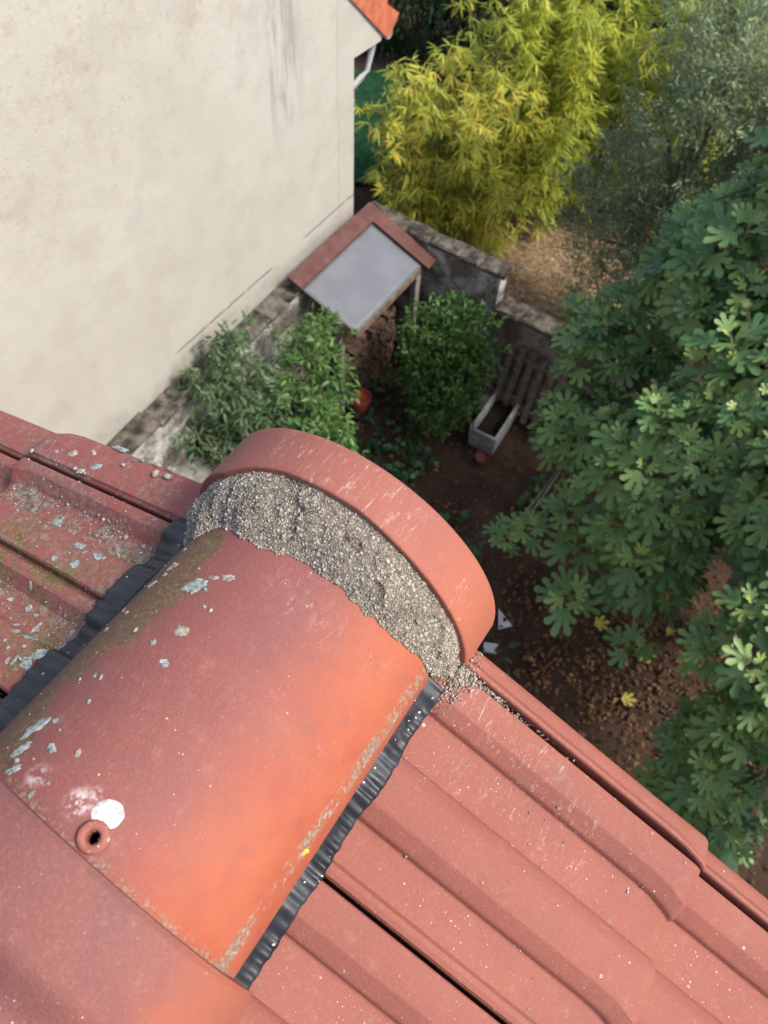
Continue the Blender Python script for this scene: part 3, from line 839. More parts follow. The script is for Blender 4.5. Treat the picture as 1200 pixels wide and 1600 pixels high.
# ---- old garden walls
def oldwall(name, light=(.46, .46, .45)):
    t = NT(name)
    n1 = t.noise(1.7, 6, .68)
    c = t.mix(t.ramp(n1, .40, .58), (.13, .115, .10), light)
    c = t.mix(t.ramp(t.noise(5, 6, .7), .50, .66, 0, .75), c, (.085, .075, .065))
    c = t.mix(t.ramp(t.noise(14, 5, .7), .60, .72, 0, .7), c, (.22, .12, .085))
    c = t.mix(t.ramp(t.noise(3, 5), .60, .75, 0, .6), c, (.50, .52, .54))
    return t.done(c, .95, t.bump(t.math('ADD', t.noise(14, 6, .7), t.noise(3, 4)), .8, .06), .1)
M_old = oldwall('old_garden_wall')
M_cope = plain('mossy_coping', (.055, .048, .040), .95, .45, 8, .8, .04, .1, col2=(.16, .145, .12))
M_old2 = oldwall('old_pink_wall', (.30, .27, .25))
def rough_wall(name, x0, x1, y0, y1, z0, z1, mat, label=None, top=None, parent=None, n=22):
    """wall block with an uneven surface and worn top"""
    long_x = abs(x1 - x0) > abs(y1 - y0)
    nu = max(6, int((abs(x1 - x0) if long_x else abs(y1 - y0)) / .14)); ring = []
    cs = [(0, 0), (0, .33), (0, .66), (0, 1), (.5, 1.0), (1, 1), (1, .66), (1, .33), (1, 0)]
    V = []
    for i in range(nu):
        t = i / (nu - 1)
        for a, b in cs:
            if long_x: p = [x0 + (x1 - x0) * t, y0 + (y1 - y0) * a, z0 + (z1 - z0) * b]
            else: p = [x0 + (x1 - x0) * a, y0 + (y1 - y0) * t, z0 + (z1 - z0) * b]
            q = np.array(p)
            j = (np.array([vnoise(q, 3.1), vnoise(q + 9, 3.1), vnoise(q + 21, 3.1)]) - .5) * .05
            V.append(q + j)
    f = grid_faces(nu, len(cs))
    fs = [tuple(int(i) for i in q) for q in f] + [tuple(range(len(cs))), tuple((nu - 1) * len(cs) + i for i in range(len(cs)))[::-1]]
    me = mesh(name, V, fs, mat, 50)
    import bmesh
    bm = bmesh.new(); bm.from_mesh(me); bmesh.ops.recalc_face_normals(bm, faces=bm.faces); bm.to_mesh(me); bm.free()
    return obj(name if parent is None else top or name, me, parent)
def cope_stones(parent, x0, x1, y0, y1, z, ln=.34, th=.06, mat=None, tilt=0.0):
    long_x = abs(x1 - x0) > abs(y1 - y0)
    tot = abs(x1 - x0) if long_x else abs(y1 - y0)
    t = 0
    while t < tot - .05:
        l = min(ln * random.uniform(.7, 1.25), tot - t)
        mb = MB()
        if long_x: c = (x0 + t + l / 2, (y0 + y1) / 2); hx, hy = l / 2 - .006, abs(y1 - y0) / 2
        else: c = ((x0 + x1) / 2, y0 + t + l / 2); hx, hy = abs(x1 - x0) / 2, l / 2 - .006
        m = Matrix.Translation((c[0], c[1], z + random.uniform(-.008, .008))) @ Matrix.Rotation(random.uniform(-.05, .05), 4, 'Z') @ Matrix.Rotation(random.uniform(-.05, .05), 4, 'X')
        v = []
        for zz, k in ((0, 1.0), (th * .7, 1.0), (th, .86)):
            for sx, sy in ((-1, -1), (0, -1.03), (1, -1), (1.02, 0), (1, 1), (0, 1.03), (-1, 1), (-1.02, 0)):
                v.append(m @ Vector((sx * hx * k + random.uniform(-.012, .012), sy * hy * k + random.uniform(-.012, .012), zz + random.uniform(-.006, .006))))
        f = [tuple(range(16, 24)), tuple(range(8))[::-1]] + [(r * 8 + i, r * 8 + (i + 1) % 8, (r + 1) * 8 + (i + 1) % 8, (r + 1) * 8 + i) for r in (0, 1) for i in range(8)]
        mb.add(v, f)
        obj('coping_stone', mb.me('coping_stone', mat or M_cope), parent)
        t += l
def wall_thing(label, *a, mat=None):
    o = rough_wall('garden_wall', *a, mat or M_old)
    o['label'] = label; o['category'] = 'wall'
    return o
w_side = wall_thing('low old garden wall with crumbling ledge along the foot of the cream house wall', -4.445, -4.20, -2.5, 6.58, GZ - .1, WT - .05)
cope_stones(w_side, -4.445, -4.19, -2.4, 6.42, WT - .06, .42, .055)
w_back = wall_thing('mottled grey garden wall behind the lean-to shelter', -4.42, -2.45, 6.60, 6.80, GZ - .1, WT - .04)
cope_stones(w_back, -4.43, -2.40, 6.585, 6.83, WT - .05, .36, .06)
w_low = wall_thing('lower stretch of brown grey garden wall running behind the fig tree', -2.42, 4.5, 6.50, 6.72, GZ - .1, WT - .42, mat=M_old2)
cope_stones(w_low, -2.40, 1.2, 6.47, 6.76, WT - .43, .40, .06)

# ---- lean-to shelter: sheet roof between two red flashings
def sheet_mat():
    t = NT('grey_sheet')
    c = t.mix(t.ramp(t.noise(1.6, 4, .6), .3, .7), (.12, .128, .142), (.165, .17, .185))
    c = t.mix(t.ramp(t.noise(9, 5, .7), .58, .75, 0, .35), c, (.20, .20, .20))
    return t.done(c, .30, t.bump(t.noise(1.2, 2), .30, .06), .5, .25)
shed = obj('lean_to_shelter', None, label='small lean-to shelter with a grey sheet roof and red-brown flashings in the wall corner', cat='shelter', loc=(-3.8, 5.8, GZ))
SI = Matrix.Translation((3.8, -5.8, -GZ))
def shp(name, me, **kw):
    o = obj(name, me, shed, **kw); o.matrix_local = SI; return o
zs = lambda x: -5.58 - (x + 4.3) * .36
nx_, ny_ = 14, 22
V = []
for i in range(nx_):
    for j in range(ny_):
        x = -4.17 + .76 * i / (nx_ - 1); y = 4.99 + 1.42 * j / (ny_ - 1)
        V.append((x, y, zs(x) + .022 * (vnoise(np.array([x, y, 0.0]), 1.7) - .5) + .004))
o = shp('roof_sheet', mesh('roof_sheet', V, grid_faces(nx_, ny_), sheet_mat(), 180))
md = o.modifiers.new('thick', 'SOLIDIFY'); md.thickness = .018
M_redfl = plain('red_brown_flashing', (.085, .035, .031), .75, .2, 7, .3, .01, col2=(.105, .046, .040))
mb = MB()
def slab(mb, x0, x1, y0, y1, th=.03, up=.03):
    v = [(x, y, zs(x) + up + dz) for dz in (0, th) for y in (y0, y1) for x in (x0, x1)]
    mb.add(v, [(0, 2, 3, 1), (4, 5, 7, 6), (0, 1, 5, 4), (2, 6, 7, 3), (0, 4, 6, 2), (1, 3, 7, 5)])
slab(mb, -4.315, -4.13, 4.95, 6.58)
shp('flashing_strip', mb.me('wall_flashing', M_redfl))
mb = MB(); slab(mb, -4.128, -3.31, 6.375, 6.58, .028, .034)
shp('flashing_strip', mb.me('end_flashing', M_redfl))
M_wood = plain('weathered_wood', (.13, .095, .065), .9, .4, 14, .5, .01)
M_woodgrey = plain('grey_post', (.20, .19, .175), .9, .3, 10, .4, .01)
for (x, y) in ((-3.66, 5.02), (-3.46, 6.36)):
    shp('post', MB().box(x - .04, x + .04, y - .04, y + .04, GZ - .05, zs(x) - .02, jit=.006).me('post', M_woodgrey))
shp('beam', MB().box(-3.46, -3.40, 5.0, 6.40, zs(-3.43) - .10, zs(-3.43) - .02, jit=.004).me('beam', M_wood))

# firewood under the shelter
M_log = plain('split_firewood', (.075, .045, .030), .9, .45, 20, .6, .01, col2=(.14, .09, .065))
def log_mesh(i):
    n = 7; V = []
    L = .34
    for x in (-L / 2, -L / 2 + .01, L / 2 - .01, L / 2):
        for k in range(n):
            a = 2 * math.pi * k / n
            r = .060 * (1 + .3 * math.sin(3 * a + i)) * (1 if abs(x) < L / 2 - .005 else .9)
            V.append((x, r * math.cos(a) + random.uniform(-.008, .008), r * math.sin(a) + random.uniform(-.008, .008)))
    f = [(r * n + k, r * n + (k + 1) % n, (r + 1) * n + (k + 1) % n, (r + 1) * n + k) for r in range(3) for k in range(n)] + [tuple(range(n))[::-1], tuple(range(3 * n, 4 * n))]
    return mesh('log', V, f, M_log, 40)
logs = [log_mesh(i) for i in range(4)]
for r_ in range(9):
    for c in range(9):
        x = -3.82 - .0 * r_ + random.uniform(-.03, .03)
        o = obj('firewood_log', random.choice(logs), label='split firewood log stacked under the grey sheet roof', cat='firewood', group='firewood logs stacked under the lean-to',
                loc=(x, 5.18 + .128 * c + (r_ % 2) * .05, GZ + .05 + .115 * r_))
        o.rotation_euler = (random.uniform(0, 6.28), random.uniform(-.05, .05), random.uniform(-.12, .12))

# ---- planter, pots, stones, pallet, slabs
M_conc = plain('grey_concrete', (.20, .205, .205), .85, .3, 9, .4, .01, .25)
M_soil2 = plain('dark_potting_soil', (.02, .015, .012), .95, .4, 40, .8, .01, .05)
M_pot = plain('red_pot', (.42, .085, .05), .6, .15, 8, .1, .005, .4)
M_stone = plain('pale_stone', (.34, .31, .26), .9, .25, 10, .5, .01, .2)
pl = obj('planter', None, label='grey rectangular concrete trough planter standing on the soil below the fig', cat='planter', loc=(-1.90, 6.02, GZ - .02))
pl.rotation_euler = (0, 0, rad(3))
lx, ly, hz, th = .19, .40, .34, .04
mb = MB()
def ringv(x, y, z): return [(-x, -y, z), (x, -y, z), (x, y, z), (-x, y, z)]
V = ringv(lx * .92, ly * .95, 0) + ringv(lx, ly, hz) + ringv(lx - th, ly - th, hz) + ringv(lx - th - .01, ly - th - .01, .06)
mb.add(V, [(0, 3, 2, 1)] + [(r * 4 + i, r * 4 + (i + 1) % 4, (r + 1) * 4 + (i + 1) % 4, (r + 1) * 4 + i) for r in range(3) for i in range(4)])
obj('trough', mb.me('trough', M_conc), pl)
mb = MB(); mb.add(ringv(lx - th - .004, ly - th - .004, .20), [(0, 1, 2, 3)])
obj('soil', mb.me('soil', M_soil2), pl)
def pot(label, loc, r, h, mat, tilt=0, name='flower_pot', cat='pot'):
    prof = [(0, 0), (r * .72, 0), (r * .95, h * .80), (r * 1.06, h * .80), (r * 1.06, h), (r * .96, h), (r * .90, h * .72), (0, h * .70)]
    o = obj(name, None, label=label, cat=cat, loc=loc)
    o.rotation_euler = (tilt, tilt * .6, 0)
    obj('body', MB().lathe(prof, 28).me('pot_body', mat, 40), o)
    return o
b = pot('red bucket beside the firewood under the shelter', (-3.54, 5.30, GZ - .01), .135, .24, M_pot, 0, 'bucket', 'bucket')
pot('small terracotta pot leaning against the end of the concrete planter', (-1.78, 5.50, GZ - .02), .085, .15, plain('terracotta_pot', (.10, .032, .024), .9), .25)
def stone(name, label, loc, r, sq=(1, 1, .8), mat=None, sub=3, nz=.18, cat='stone', group=None):
    import bmesh
    bm = bmesh.new(); bmesh.ops.create_icosphere(bm, subdivisions=sub, radius=r)
    for v_ in bm.verts:
        k = 1 + nz * (float(vnoise(np.array(v_.co) + loc[0], 1.6 / r)) - .5) * 2
        v_.co = Vector((v_.co.x * sq[0] * k, v_.co.y * sq[1] * k, v_.co.z * sq[2] * k))
    me = bpy.data.meshes.new(name); bm.to_mesh(me); bm.free(); me.shade_smooth(); me.materials.append(mat or M_stone)
    return obj(name, me, label=label, cat=cat, loc=loc, group=group)
stone('round_stone', 'round pale stone ball behind the concrete planter', (-2.18, 6.28, GZ + .10), .125, (1, 1, .9), nz=.04)
stone('flat_stone', 'small pale flat stone at the far corner of the planter', (-1.83, 6.42, GZ + .03), .075, (1.4, .8, .5))
stone('flat_stone', 'light brown stone lying under the round bush', (-2.80, 5.95, GZ + .02), .07, (.8, 1.4, .4))
def shard(label, loc, s_, rz, mat, asp=1.6, tri=True, name='tile_shard'):
    pts = [(-.5, -.3), (.6, -.12), (-.35, .42)] if tri else [(-.5, -.32), (.45, -.4), (.55, .3), (-.42, .36)]
    k = len(pts); V = [(x * s_ * asp, y * s_ * asp, z) for z in (0, .022) for x, y in pts]
    f = [tuple(range(k))[::-1], tuple(range(k, 2 * k))] + [(i, (i + 1) % k, (i + 1) % k + k, i + k) for i in range(k)]
    o = obj(name, mesh(name, V, f, mat), label=label, cat='shard', loc=loc); o.rotation_euler = (random.uniform(-.1, .1), random.uniform(-.1, .1), rz)
M_pale = plain('pale_ceramic', (.42, .43, .44), .6, .1, 10, .1, .005)
shard('pale triangular tile shard on the soil just past the mortared ridge end', (-.454, 3.684, GZ + .0), .14, 2.6, M_pale)
shard('square pale tile shard on the soil close to the verge', (-.40, 3.31, GZ + .0), .10, .5, M_pale, tri=False)
# block of rubble steps by the side wall
bl = obj('concrete_block', None, label='stepped grey concrete block against the side wall under the left shrub', cat='block', loc=(-3.95, 2.9, GZ))
for (x0, x1, y0, y1, z0, z1) in ((-.24, .30, -.75, .62, -.05, .80), (-.24, .12, -.7, 1.05, -.05, 1.12)):
    obj('step', MB().box(x0, x1, y0, y1, z0, z1, jit=.02).me('step', plain('old_concrete', (.20, .19, .175), .9, .3, 6, .5, .02)), bl)
o = obj('roof_slate', MB().box(-.16, .16, -.13, .13, 0, .025, jit=.015).me('roof_slate', plain('brown_slate', (.11, .075, .06), .8)), label='brown slate leaning on top of the concrete block', cat='slate', loc=(-3.98, 3.45, GZ + 1.16))
o.rotation_euler = (.5, .3, .6)
hp_ = [(-3.75 + .10 * math.sin(t * 2.2), 2.75 + t * .16, GZ + .84 + .10 * math.sin(t * 1.3)) for t in np.linspace(0, 3, 18)]
obj('garden_hose', MB().tube(hp_, [.012] * 18, 8).me('garden_hose', M_white, 60), label='pale curved hose end on the concrete block', cat='hose')
# slatted panel standing against the low wall
pa = obj('slatted_panel', None, label='weathered wooden slatted panel leaning on the low garden wall', cat='panel', loc=(-1.78, 6.30, GZ))
pa.rotation_euler = (rad(-9), 0, rad(-2))
M_slat = plain('grey_slat', (.17, .13, .105), .9, .35, 14, .5, .01)
for i in range(7):
    obj('slat', MB().box(-.48 + i * .15, -.40 + i * .15, -.018, .006, .05, 1.12 + random.uniform(-.03, .03), jit=.004).me('slat', M_slat), pa)
for z in (.22, .92):
    obj('rail', MB().box(-.5, .6, .008, .05, z, z + .08, jit=.003).me('rail', M_slat), pa)

# ------------------------------------------------------------------ foliage tools
def frames(yd, zh):
    yd = yd / (np.linalg.norm(yd, axis=1, keepdims=True) + 1e-9)
    x = np.cross(yd, zh); x /= (np.linalg.norm(x, axis=1, keepdims=True) + 1e-9)
    z = np.cross(x, yd)
    return np.stack([x, yd, z], -1)          # columns
def inst(tv, tf, P, R, S):
    n, k = len(P), len(tv)
    v = np.einsum('nij,kj->nki', R, tv) * np.asarray(S)[:, None, None] + P[:, None, :]
    f = tf[None] + (np.arange(n) * k)[:, None, None]
    return v.reshape(-1, 3), f.reshape(-1, tf.shape[1])
def lance(w, fold=.25, curl=.15):
    """folded lance leaf of unit length"""
    ts = [0, .22, .5, .78, 1]; ws = [.12, .8, 1, .62, 0]
    v = []
    for t, q in zip(ts, ws):
        z = -curl * t * t
        v += [(-w * q / 2, t, z + fold * w * q / 2), (0, t, z), (w * q / 2, t, z + fold * w * q / 2)]
    f = []
    for i in range(4):
        a = i * 3
        f += [(a, a + 1, a + 4), (a, a + 4, a + 3), (a + 1, a + 2, a + 5), (a + 1, a + 5, a + 4)]
    return np.array(v, float), np.array(f)
def simple(w, fold=.2, curl=.1):
    v = [(0, 0, 0), (-w / 2, .45, fold * w), (0, .5, -curl * .3), (w / 2, .45, fold * w), (0, 1, -curl)]
    return np.array(v, float), np.array([(0, 2, 1), (0, 3, 2), (1, 2, 4), (2, 3, 4)])
def unit(n):
    v = rng.normal(size=(n, 3)); return v / np.linalg.norm(v, axis=1, keepdims=True)
def branch_mesh(name, segs, mat, n=5):
    mb = MB()
    for pts, rs in segs: mb.tube(pts, rs, n)
    return mb.me(name, mat, 60)
M_bark = plain('grey_bark', (.14, .12, .10), .9, .3, 20, .6, .01)
M_twig = plain('green_twig', (.10, .12, .05), .8, .3, 20, .3, .005)
M_culm = plain('bamboo_culm', (.26, .27, .08), .6, .25, 8, .1, .005)

# ---- bamboo clumps
M_bamboo = leaf_mat('bamboo_leaf', [(0, (.13, .20, .03)), (.25, (.25, .33, .05)), (.55, (.44, .46, .07)), (.82, (.64, .58, .09)), (.93, (.72, .47, .07)), (1, (.74, .60, .15))], .45, .5, patch=1.4)
M_bamboo2 = leaf_mat('bamboo_leaf_green', [(0, (.13, .20, .035)), (.35, (.26, .34, .045)), (.7, (.42, .46, .055)), (1, (.62, .56, .08))], .45, .5, patch=1.4)
def bamboo(label, spots, mat, leafn=1.0):
    root = obj('bamboo', None, label=label, cat='bamboo', loc=(spots[0][0], spots[0][1], GZ))
    off = Vector((-spots[0][0], -spots[0][1], -GZ))
    P = []; D = []; S = []; culms = []; 
    for (cx, cy, r, n, H, lean) in spots:
        for _ in range(n):
            a = random.uniform(0, 2 * math.pi); q = r * math.sqrt(random.random())
            b = Vector((cx + q * math.cos(a), cy + q * math.sin(a), GZ - .05))
            h = H * random.uniform(.72, 1.06)
            ld = Vector((math.cos(a) + random.uniform(-.5, .5), math.sin(a) + random.uniform(-.5, .5), 0)) * lean * random.uniform(.4, 1.2) * (.3 + q / r)
            def at(t): return b + Vector((0, 0, h * (t - .12 * t ** 4))) + ld * t ** 2.2
            culms.append(([at(t) for t in np.linspace(0, 1, 8)], [.012 * (1 - .8 * t) for t in np.linspace(0, 1, 8)]))
            t = .10 + random.uniform(0, .05)
            while t < 1:
                p = at(t)
                for _ in range(2 if t < .9 else 3):
                    az = random.uniform(0, 2 * math.pi); ln = random.uniform(.14, .42) * (1.1 - .5 * t)
                    tw = Vector((math.cos(az), math.sin(az), random.uniform(.1, .9)))
                    for _ in range(int(8 * leafn)):
                        u = random.uniform(.35, 1)
                        pp = p + tw * ln * u - Vector((0, 0, .25 * u * u * ln))
                        P.append(pp); 
                        D.append(tw * .6 + Vector((random.gauss(0, .45), random.gauss(0, .45), -.55 + random.gauss(0, .35)))); S.append(random.uniform(.11, .22))
                t += .10 / h * random.uniform(.8, 1.2)
    P = np.array(P) + np.array(off); D = np.array(D)
    tv, tf = lance(.125)
    v, f = inst(tv, tf, P, frames(D, unit(len(P)) * .4 + np.array([0, 0, 1.0])), np.array(S))
    obj('foliage', mesh('bamboo_foliage', v, f, mat), root, kind='stuff')
    mb = MB()
    for pts, rs in culms: mb.tube([p + off for p in pts], rs, 5)
    obj('culms', mb.me('bamboo_culms', M_culm, 60), root)
bamboo('golden yellow bamboo clump rising just beyond the corner of the grey garden wall', [(-4.55, 9.0, .55, 18, 3.05, .55), (-5.35, 9.25, .40, 11, 2.1, .5), (-3.75, 9.0, .40, 11, 2.35, .5), (-4.6, 8.5, .4, 9, 1.7, .4)], M_bamboo)
bamboo('taller greener bamboo clump behind the golden one at the top', [(-4.3, 11.2, .8, 18, 4.2, .9), (-2.9, 10.6, .65, 17, 4.0, .8), (-2.0, 11.2, .6, 13, 4.4, .7), (-3.6, 9.9, .5, 9, 3.0, .6)], M_bamboo2)

# ---- grey-green olive-like tree behind the fig
def blob_points(blobs, n, shell=.55):
    """points in a union of ellipsoids, denser towards the skin"""
    vol = np.array([b[3] * b[4] * b[5] for b in blobs]) ** .8; vol /= vol.sum()
    k = rng.choice(len(blobs), n, p=vol)
    B = np.array(blobs)[k]
    r = rng.random(n) ** shell / 1.0
    r = 1 - (1 - r) * .9
    d = unit(n) * r[:, None]
    return B[:, :3] + d * B[:, 3:6], d
def tree(name, label, cat, base, blobs, nspray, per, leaf, size, mat, trunk_r=.06, spray=.18, droop=0.0, upb=.5, bark=None, limbs=9, clump=.30):
    base = np.array(base, float)
    root = obj(name, None, label=label, cat=cat, loc=tuple(base))
    C_, d = blob_points(blobs, nspray)
    if clump:   # drop sprays where a coarse noise is low: gaps in the crown
        keep = vnoise(C_, 2.3 if clump < .35 else 4.5) > clump
        C_, d = C_[keep], d[keep]
    n = len(C_)
    out = d + np.array([0, 0, upb]) + rng.normal(size=(n, 3)) * .45
    out /= np.linalg.norm(out, axis=1, keepdims=True)
    u = rng.random((n, per))
    P = C_[:, None, :] + out[:, None, :] * (u[..., None] * spray) + rng.normal(size=(n, per, 3)) * spray * .10
    P[..., 2] -= droop * u ** 2 * spray
    D = out[:, None, :] * .8 + rng.normal(size=(n, per, 3)) * .6 - np.array([0, 0, droop])
    P = P.reshape(-1, 3) - base; D = D.reshape(-1, 3)
    S = rng.uniform(size[0], size[1], len(P))
    tv, tf = leaf
    Z = unit(len(P)) * .55 + np.array([0, 0, 1.0])
    v, f = inst(tv, tf, P, frames(D, Z), S)
    obj('crown', mesh(name + '_crown', v, f, mat), root, kind='stuff')
    mb = MB()
    top = np.array(blobs[0][:3]) - base
    mb.tube([(0, 0, -.1), tuple(top * .3 + rng.normal(size=3) * .04), tuple(top * .7 + rng.normal(size=3) * .05), tuple(top)], [trunk_r, trunk_r * .85, trunk_r * .6, trunk_r * .3], 9)
    obj('trunk', mb.me(name + '_trunk', bark or M_bark, 60), root)
    mb = MB()
    for b in blobs:
        for _ in range(max(2, limbs // len(blobs) + 1)):
            e = np.array(b[:3]) - base + unit(1)[0] * np.array(b[3:6]) * .8
            s_ = top * random.uniform(.35, .8); m_ = (s_ + e) / 2 + np.array([0, 0, .12]) * np.linalg.norm(e - s_)
            mb.tube([tuple(s_), tuple(m_), tuple(e)], [trunk_r * .4, trunk_r * .25, trunk_r * .08], 6)
    sel = rng.choice(n, min(n, 260), replace=False)
    for i in sel:
        a = C_[i] - base - out[i] * spray * .6; b2 = C_[i] - base + out[i] * spray
        mb.tube([tuple(a), tuple(b2)], [.006, .002], 4)
    obj('branches', mb.me(name + '_branches', bark or M_bark, 60), root)
    return root
M_olive = leaf_mat('olive_leaf', [(0, (.085, .130, .070)), (.4, (.165, .230, .118)), (.75, (.245, .310, .170)), (1, (.36, .42, .25))], .3, .55, patch=1.2)
tree('olive_tree', 'feathery grey-green olive tree between the bamboo and the fig', 'tree', (-1.2, 8.6, GZ),
     [(-1.25, 8.5, -4.6, .85, .8, 1.2), (-1.95, 8.6, -5.7, .60, .6, .85), (-.6, 8.5, -3.9, .9, .8, 1.0), (-1.45, 8.9, -3.5, .6, .6, .8), (-.9, 8.4, -5.6, .8, .7, .9), (.3, 8.6, -4.0, 1.0, .8, 1.2), (-1.35, 8.3, -6.5, .75, .6, .8)],
     4300, 16, simple(.28), (.045, .085), M_olive, .09, .34, 0, .55)
# ---- round bush in front of the grey wall
M_bush = leaf_mat('bush_leaf', [(0, (.016, .050, .011)), (.4, (.038, .100, .019)), (.75, (.070, .150, .028)), (1, (.14, .24, .05))], .25, .4, patch=3)
tree('round_bush', 'dense round dark green bush in front of the grey garden wall', 'bush', (-2.55, 5.85, GZ),
     [(-2.66, 5.80, -6.42, .56, .52, .62), (-2.50, 5.60, -6.75, .42, .42, .55), (-2.92, 5.85, -6.60, .34, .36, .45), (-2.40, 5.95, -6.30, .42, .40, .45), (-2.45, 5.35, -7.0, .22, .2, .32)],
     1900, 9, simple(.52, .25, .15), (.045, .085), M_bush, .05, .14, 0, .4, clump=.33)
# ---- drooping shrubs by the side wall
M_shrub = leaf_mat('shrub_leaf', [(0, (.028, .075, .022)), (.4, (.055, .130, .030)), (.75, (.10, .20, .045)), (1, (.19, .28, .09))], .3, .42, patch=2)
M_shrub2 = leaf_mat('shrub_leaf_bluegreen', [(0, (.028, .065, .030)), (.5, (.065, .125, .050)), (.85, (.12, .19, .085)), (1, (.22, .28, .16))], .3, .42, patch=2)
tree('leafy_shrub', 'drooping leafy shrub nearest the cream wall, left of the pair', 'shrub', (-3.75, 3.35, GZ),
     [(-3.90, 3.45, -5.95, .42, .42, .55), (-3.77, 3.05, -6.35, .45, .42, .6), (-4.07, 3.28, -5.62, .26, .26, .30), (-4.00, 3.75, -5.55, .22, .22, .32), (-3.55, 3.3, -6.6, .4, .4, .6), (-3.60, 3.65, -6.2, .35, .3, .5)],
     620, 12, lance(.30, .3, .25), (.07, .12), M_shrub2, .035, .28, .5, .35, clump=.37)
tree('leafy_shrub', 'brighter green leafy shrub beside the grey sheet roof, right of the pair', 'shrub', (-3.15, 3.95, GZ),
     [(-3.51, 4.28, -5.95, .30, .32, .55), (-3.23, 3.82, -6.25, .38, .40, .55), (-3.33, 3.95, -6.65, .33, .36, .6), (-3.65, 4.52, -5.75, .22, .20, .33), (-3.35, 3.6, -6.5, .4, .4, .5), (-3.10, 3.6, -6.7, .33, .35, .5)],
     680, 12, lance(.30, .3, .25), (.07, .12), M_shrub, .035, .28, .5, .35, clump=.37)

# ---- fig tree: rosettes of lobed leaves on stout twigs
def fig_leaf(seed):
    r = random.Random(seed)
    # outline by angle from the leaf base: five rounded lobes
    lobes = [(-1.28, .60, .23), (-.62, .90, .26), (0, 1.04, .29), (.62, .90, .26), (1.28, .60, .23)]
    pts = []
    for k, (a, L, w) in enumerate(lobes):
        L *= r.uniform(.92, 1.06)
        d = (math.sin(a), math.cos(a)); p = (d[1], -d[0])
        if k == 0: pts.append((-.10, .02))
        base = (.0, .16)
        for (u, q) in ((.62, -.75), (.86, -1.0), (1.0, -.35), (1.0, .35), (.86, 1.0), (.62, .75)):
            pts.append((base[0] + d[0] * u * L * .84 + p[0] * q * w * .5, base[1] + d[1] * u * L * .84 + p[1] * q * w * .5))
        if k < 4:
            a2 = (a + lobes[k + 1][0]) / 2; Lm = .40
            pts.append((base[0] + math.sin(a2) * Lm * .9, base[1] + math.cos(a2) * Lm * .9))
    pts.append((.10, .02))
    # sort lobes outline so that it runs left to right
    c = (0, .18)
    V = [(c[0], c[1], -.03)]
    for x, y in pts:
        rr = math.hypot(x, y - .18)
        V.append((x, y, .10 * abs(x) - .16 * max(0, y - .3) ** 2 * 1.4 + .05 * math.sin(rr * 9 + seed) * rr))
    V.append((0, 0, 0))
    n = len(pts)
    F_ = [(0, i + 2, i + 1) for i in range(n - 1)] + [(0, 1, n + 1), (0, n + 1, n)]
    # petiole
    o = len(V)
    V += [(-.012, 0, 0), (.012, 0, 0), (.012, -.34, -.04), (-.012, -.34, -.04)]
    F_ += [(o, o + 3, o + 2), (o, o + 2, o + 1)]
    return np.array(V, float), np.array(F_)
M_fig = NT('fig_leaf')
def fig_mat():
    t = M_fig
    isl = t.math('FRACT', t.math('ADD', t.geo('Random Per Island'), t.n('ShaderNodeObjectInfo').outputs['Random']))
    f = t.math('ADD', t.mul(isl, .5), t.mul(t.attr('young'), .5))
    c = t.cramp(f, [(0, (.046, .118, .054)), (.3, (.092, .190, .064)), (.55, (.145, .255, .080)), (.8, (.24, .335, .098)), (1, (.37, .45, .11))])
    p = t.n('ShaderNodeBsdfPrincipled', {'Base Color': c, 'Roughness': .46, 'Specular IOR Level': .42, 'Normal': t.bump(t.noise(60, 3), .25, .01)})
    tr = t.n('ShaderNodeBsdfTranslucent', {'Color': t.mix(.5, c, (.16, .26, .05))})
    t.set(t.out.inputs[0], t.n('ShaderNodeMixShader', {0: .22, 1: p.outputs[0], 2: tr.outputs[0]}))
    return t.m
M_fig = fig_mat()
M_figbark = plain('fig_bark', (.21, .19, .15), .85, .25, 14, .4, .01)
FB = np.array((1.9, 4.9, GZ))
fig = obj('fig_tree', None, label='big fig tree with lobed leaves filling the right side of the garden', cat='tree', loc=tuple(FB))
FIG = [(1.25, 4.9, -4.35, 1.35, 1.2, 1.45), (.15, 5.85, -3.95, .85, .75, .95), (-.68, 5.60, -5.05, .64, .58, .66), (-.58, 4.95, -5.5, .48, .50, .50), (.35, 4.35, -4.75, .80, .70, .80),
       (1.35, 3.95, -4.0, .75, .65, .85), (.55, 3.75, -5.30, .42, .38, .45), (1.75, 2.75, -5.5, .42, .42, .55), (1.55, 3.1, -4.6, .55, .5, .7), (.9, 6.0, -3.05, 1.0, .85, 1.05), (2.4, 4.6, -3.9, 1.1, 1.1, 1.3), (1.9, 2.5, -6.3, .5, .35, .55),
       (2.4, 6.0, -3.6, 1.2, 1.0, 1.3), (2.3, 3.3, -5.0, .7, .6, .9), (3.2, 3.3, -3.7, .9, .9, .8), (3.3, 2.3, -4.4, .8, .8, .7), (-.30, 6.05, -4.15, .60, .55, .65), (.30, 6.25, -3.15, .72, .62, .75)]  # two rightmost lobes lie out of view, added to shade the lower leaves
pts, dirs = [], []
for b in FIG:
    n = int(46 * (b[3] * b[4] + b[4] * b[5] + b[3] * b[5]) / 1.0) + 6
    d = unit(n * 3); d = d[d[:, 2] > -.55][:n]
    keepr = rng.uniform(.72, 1.0, len(d))[:, None]
    p = np.array(b[:3]) + d * np.array(b[3:6]) * keepr
    pts.append(p); dirs.append(d)
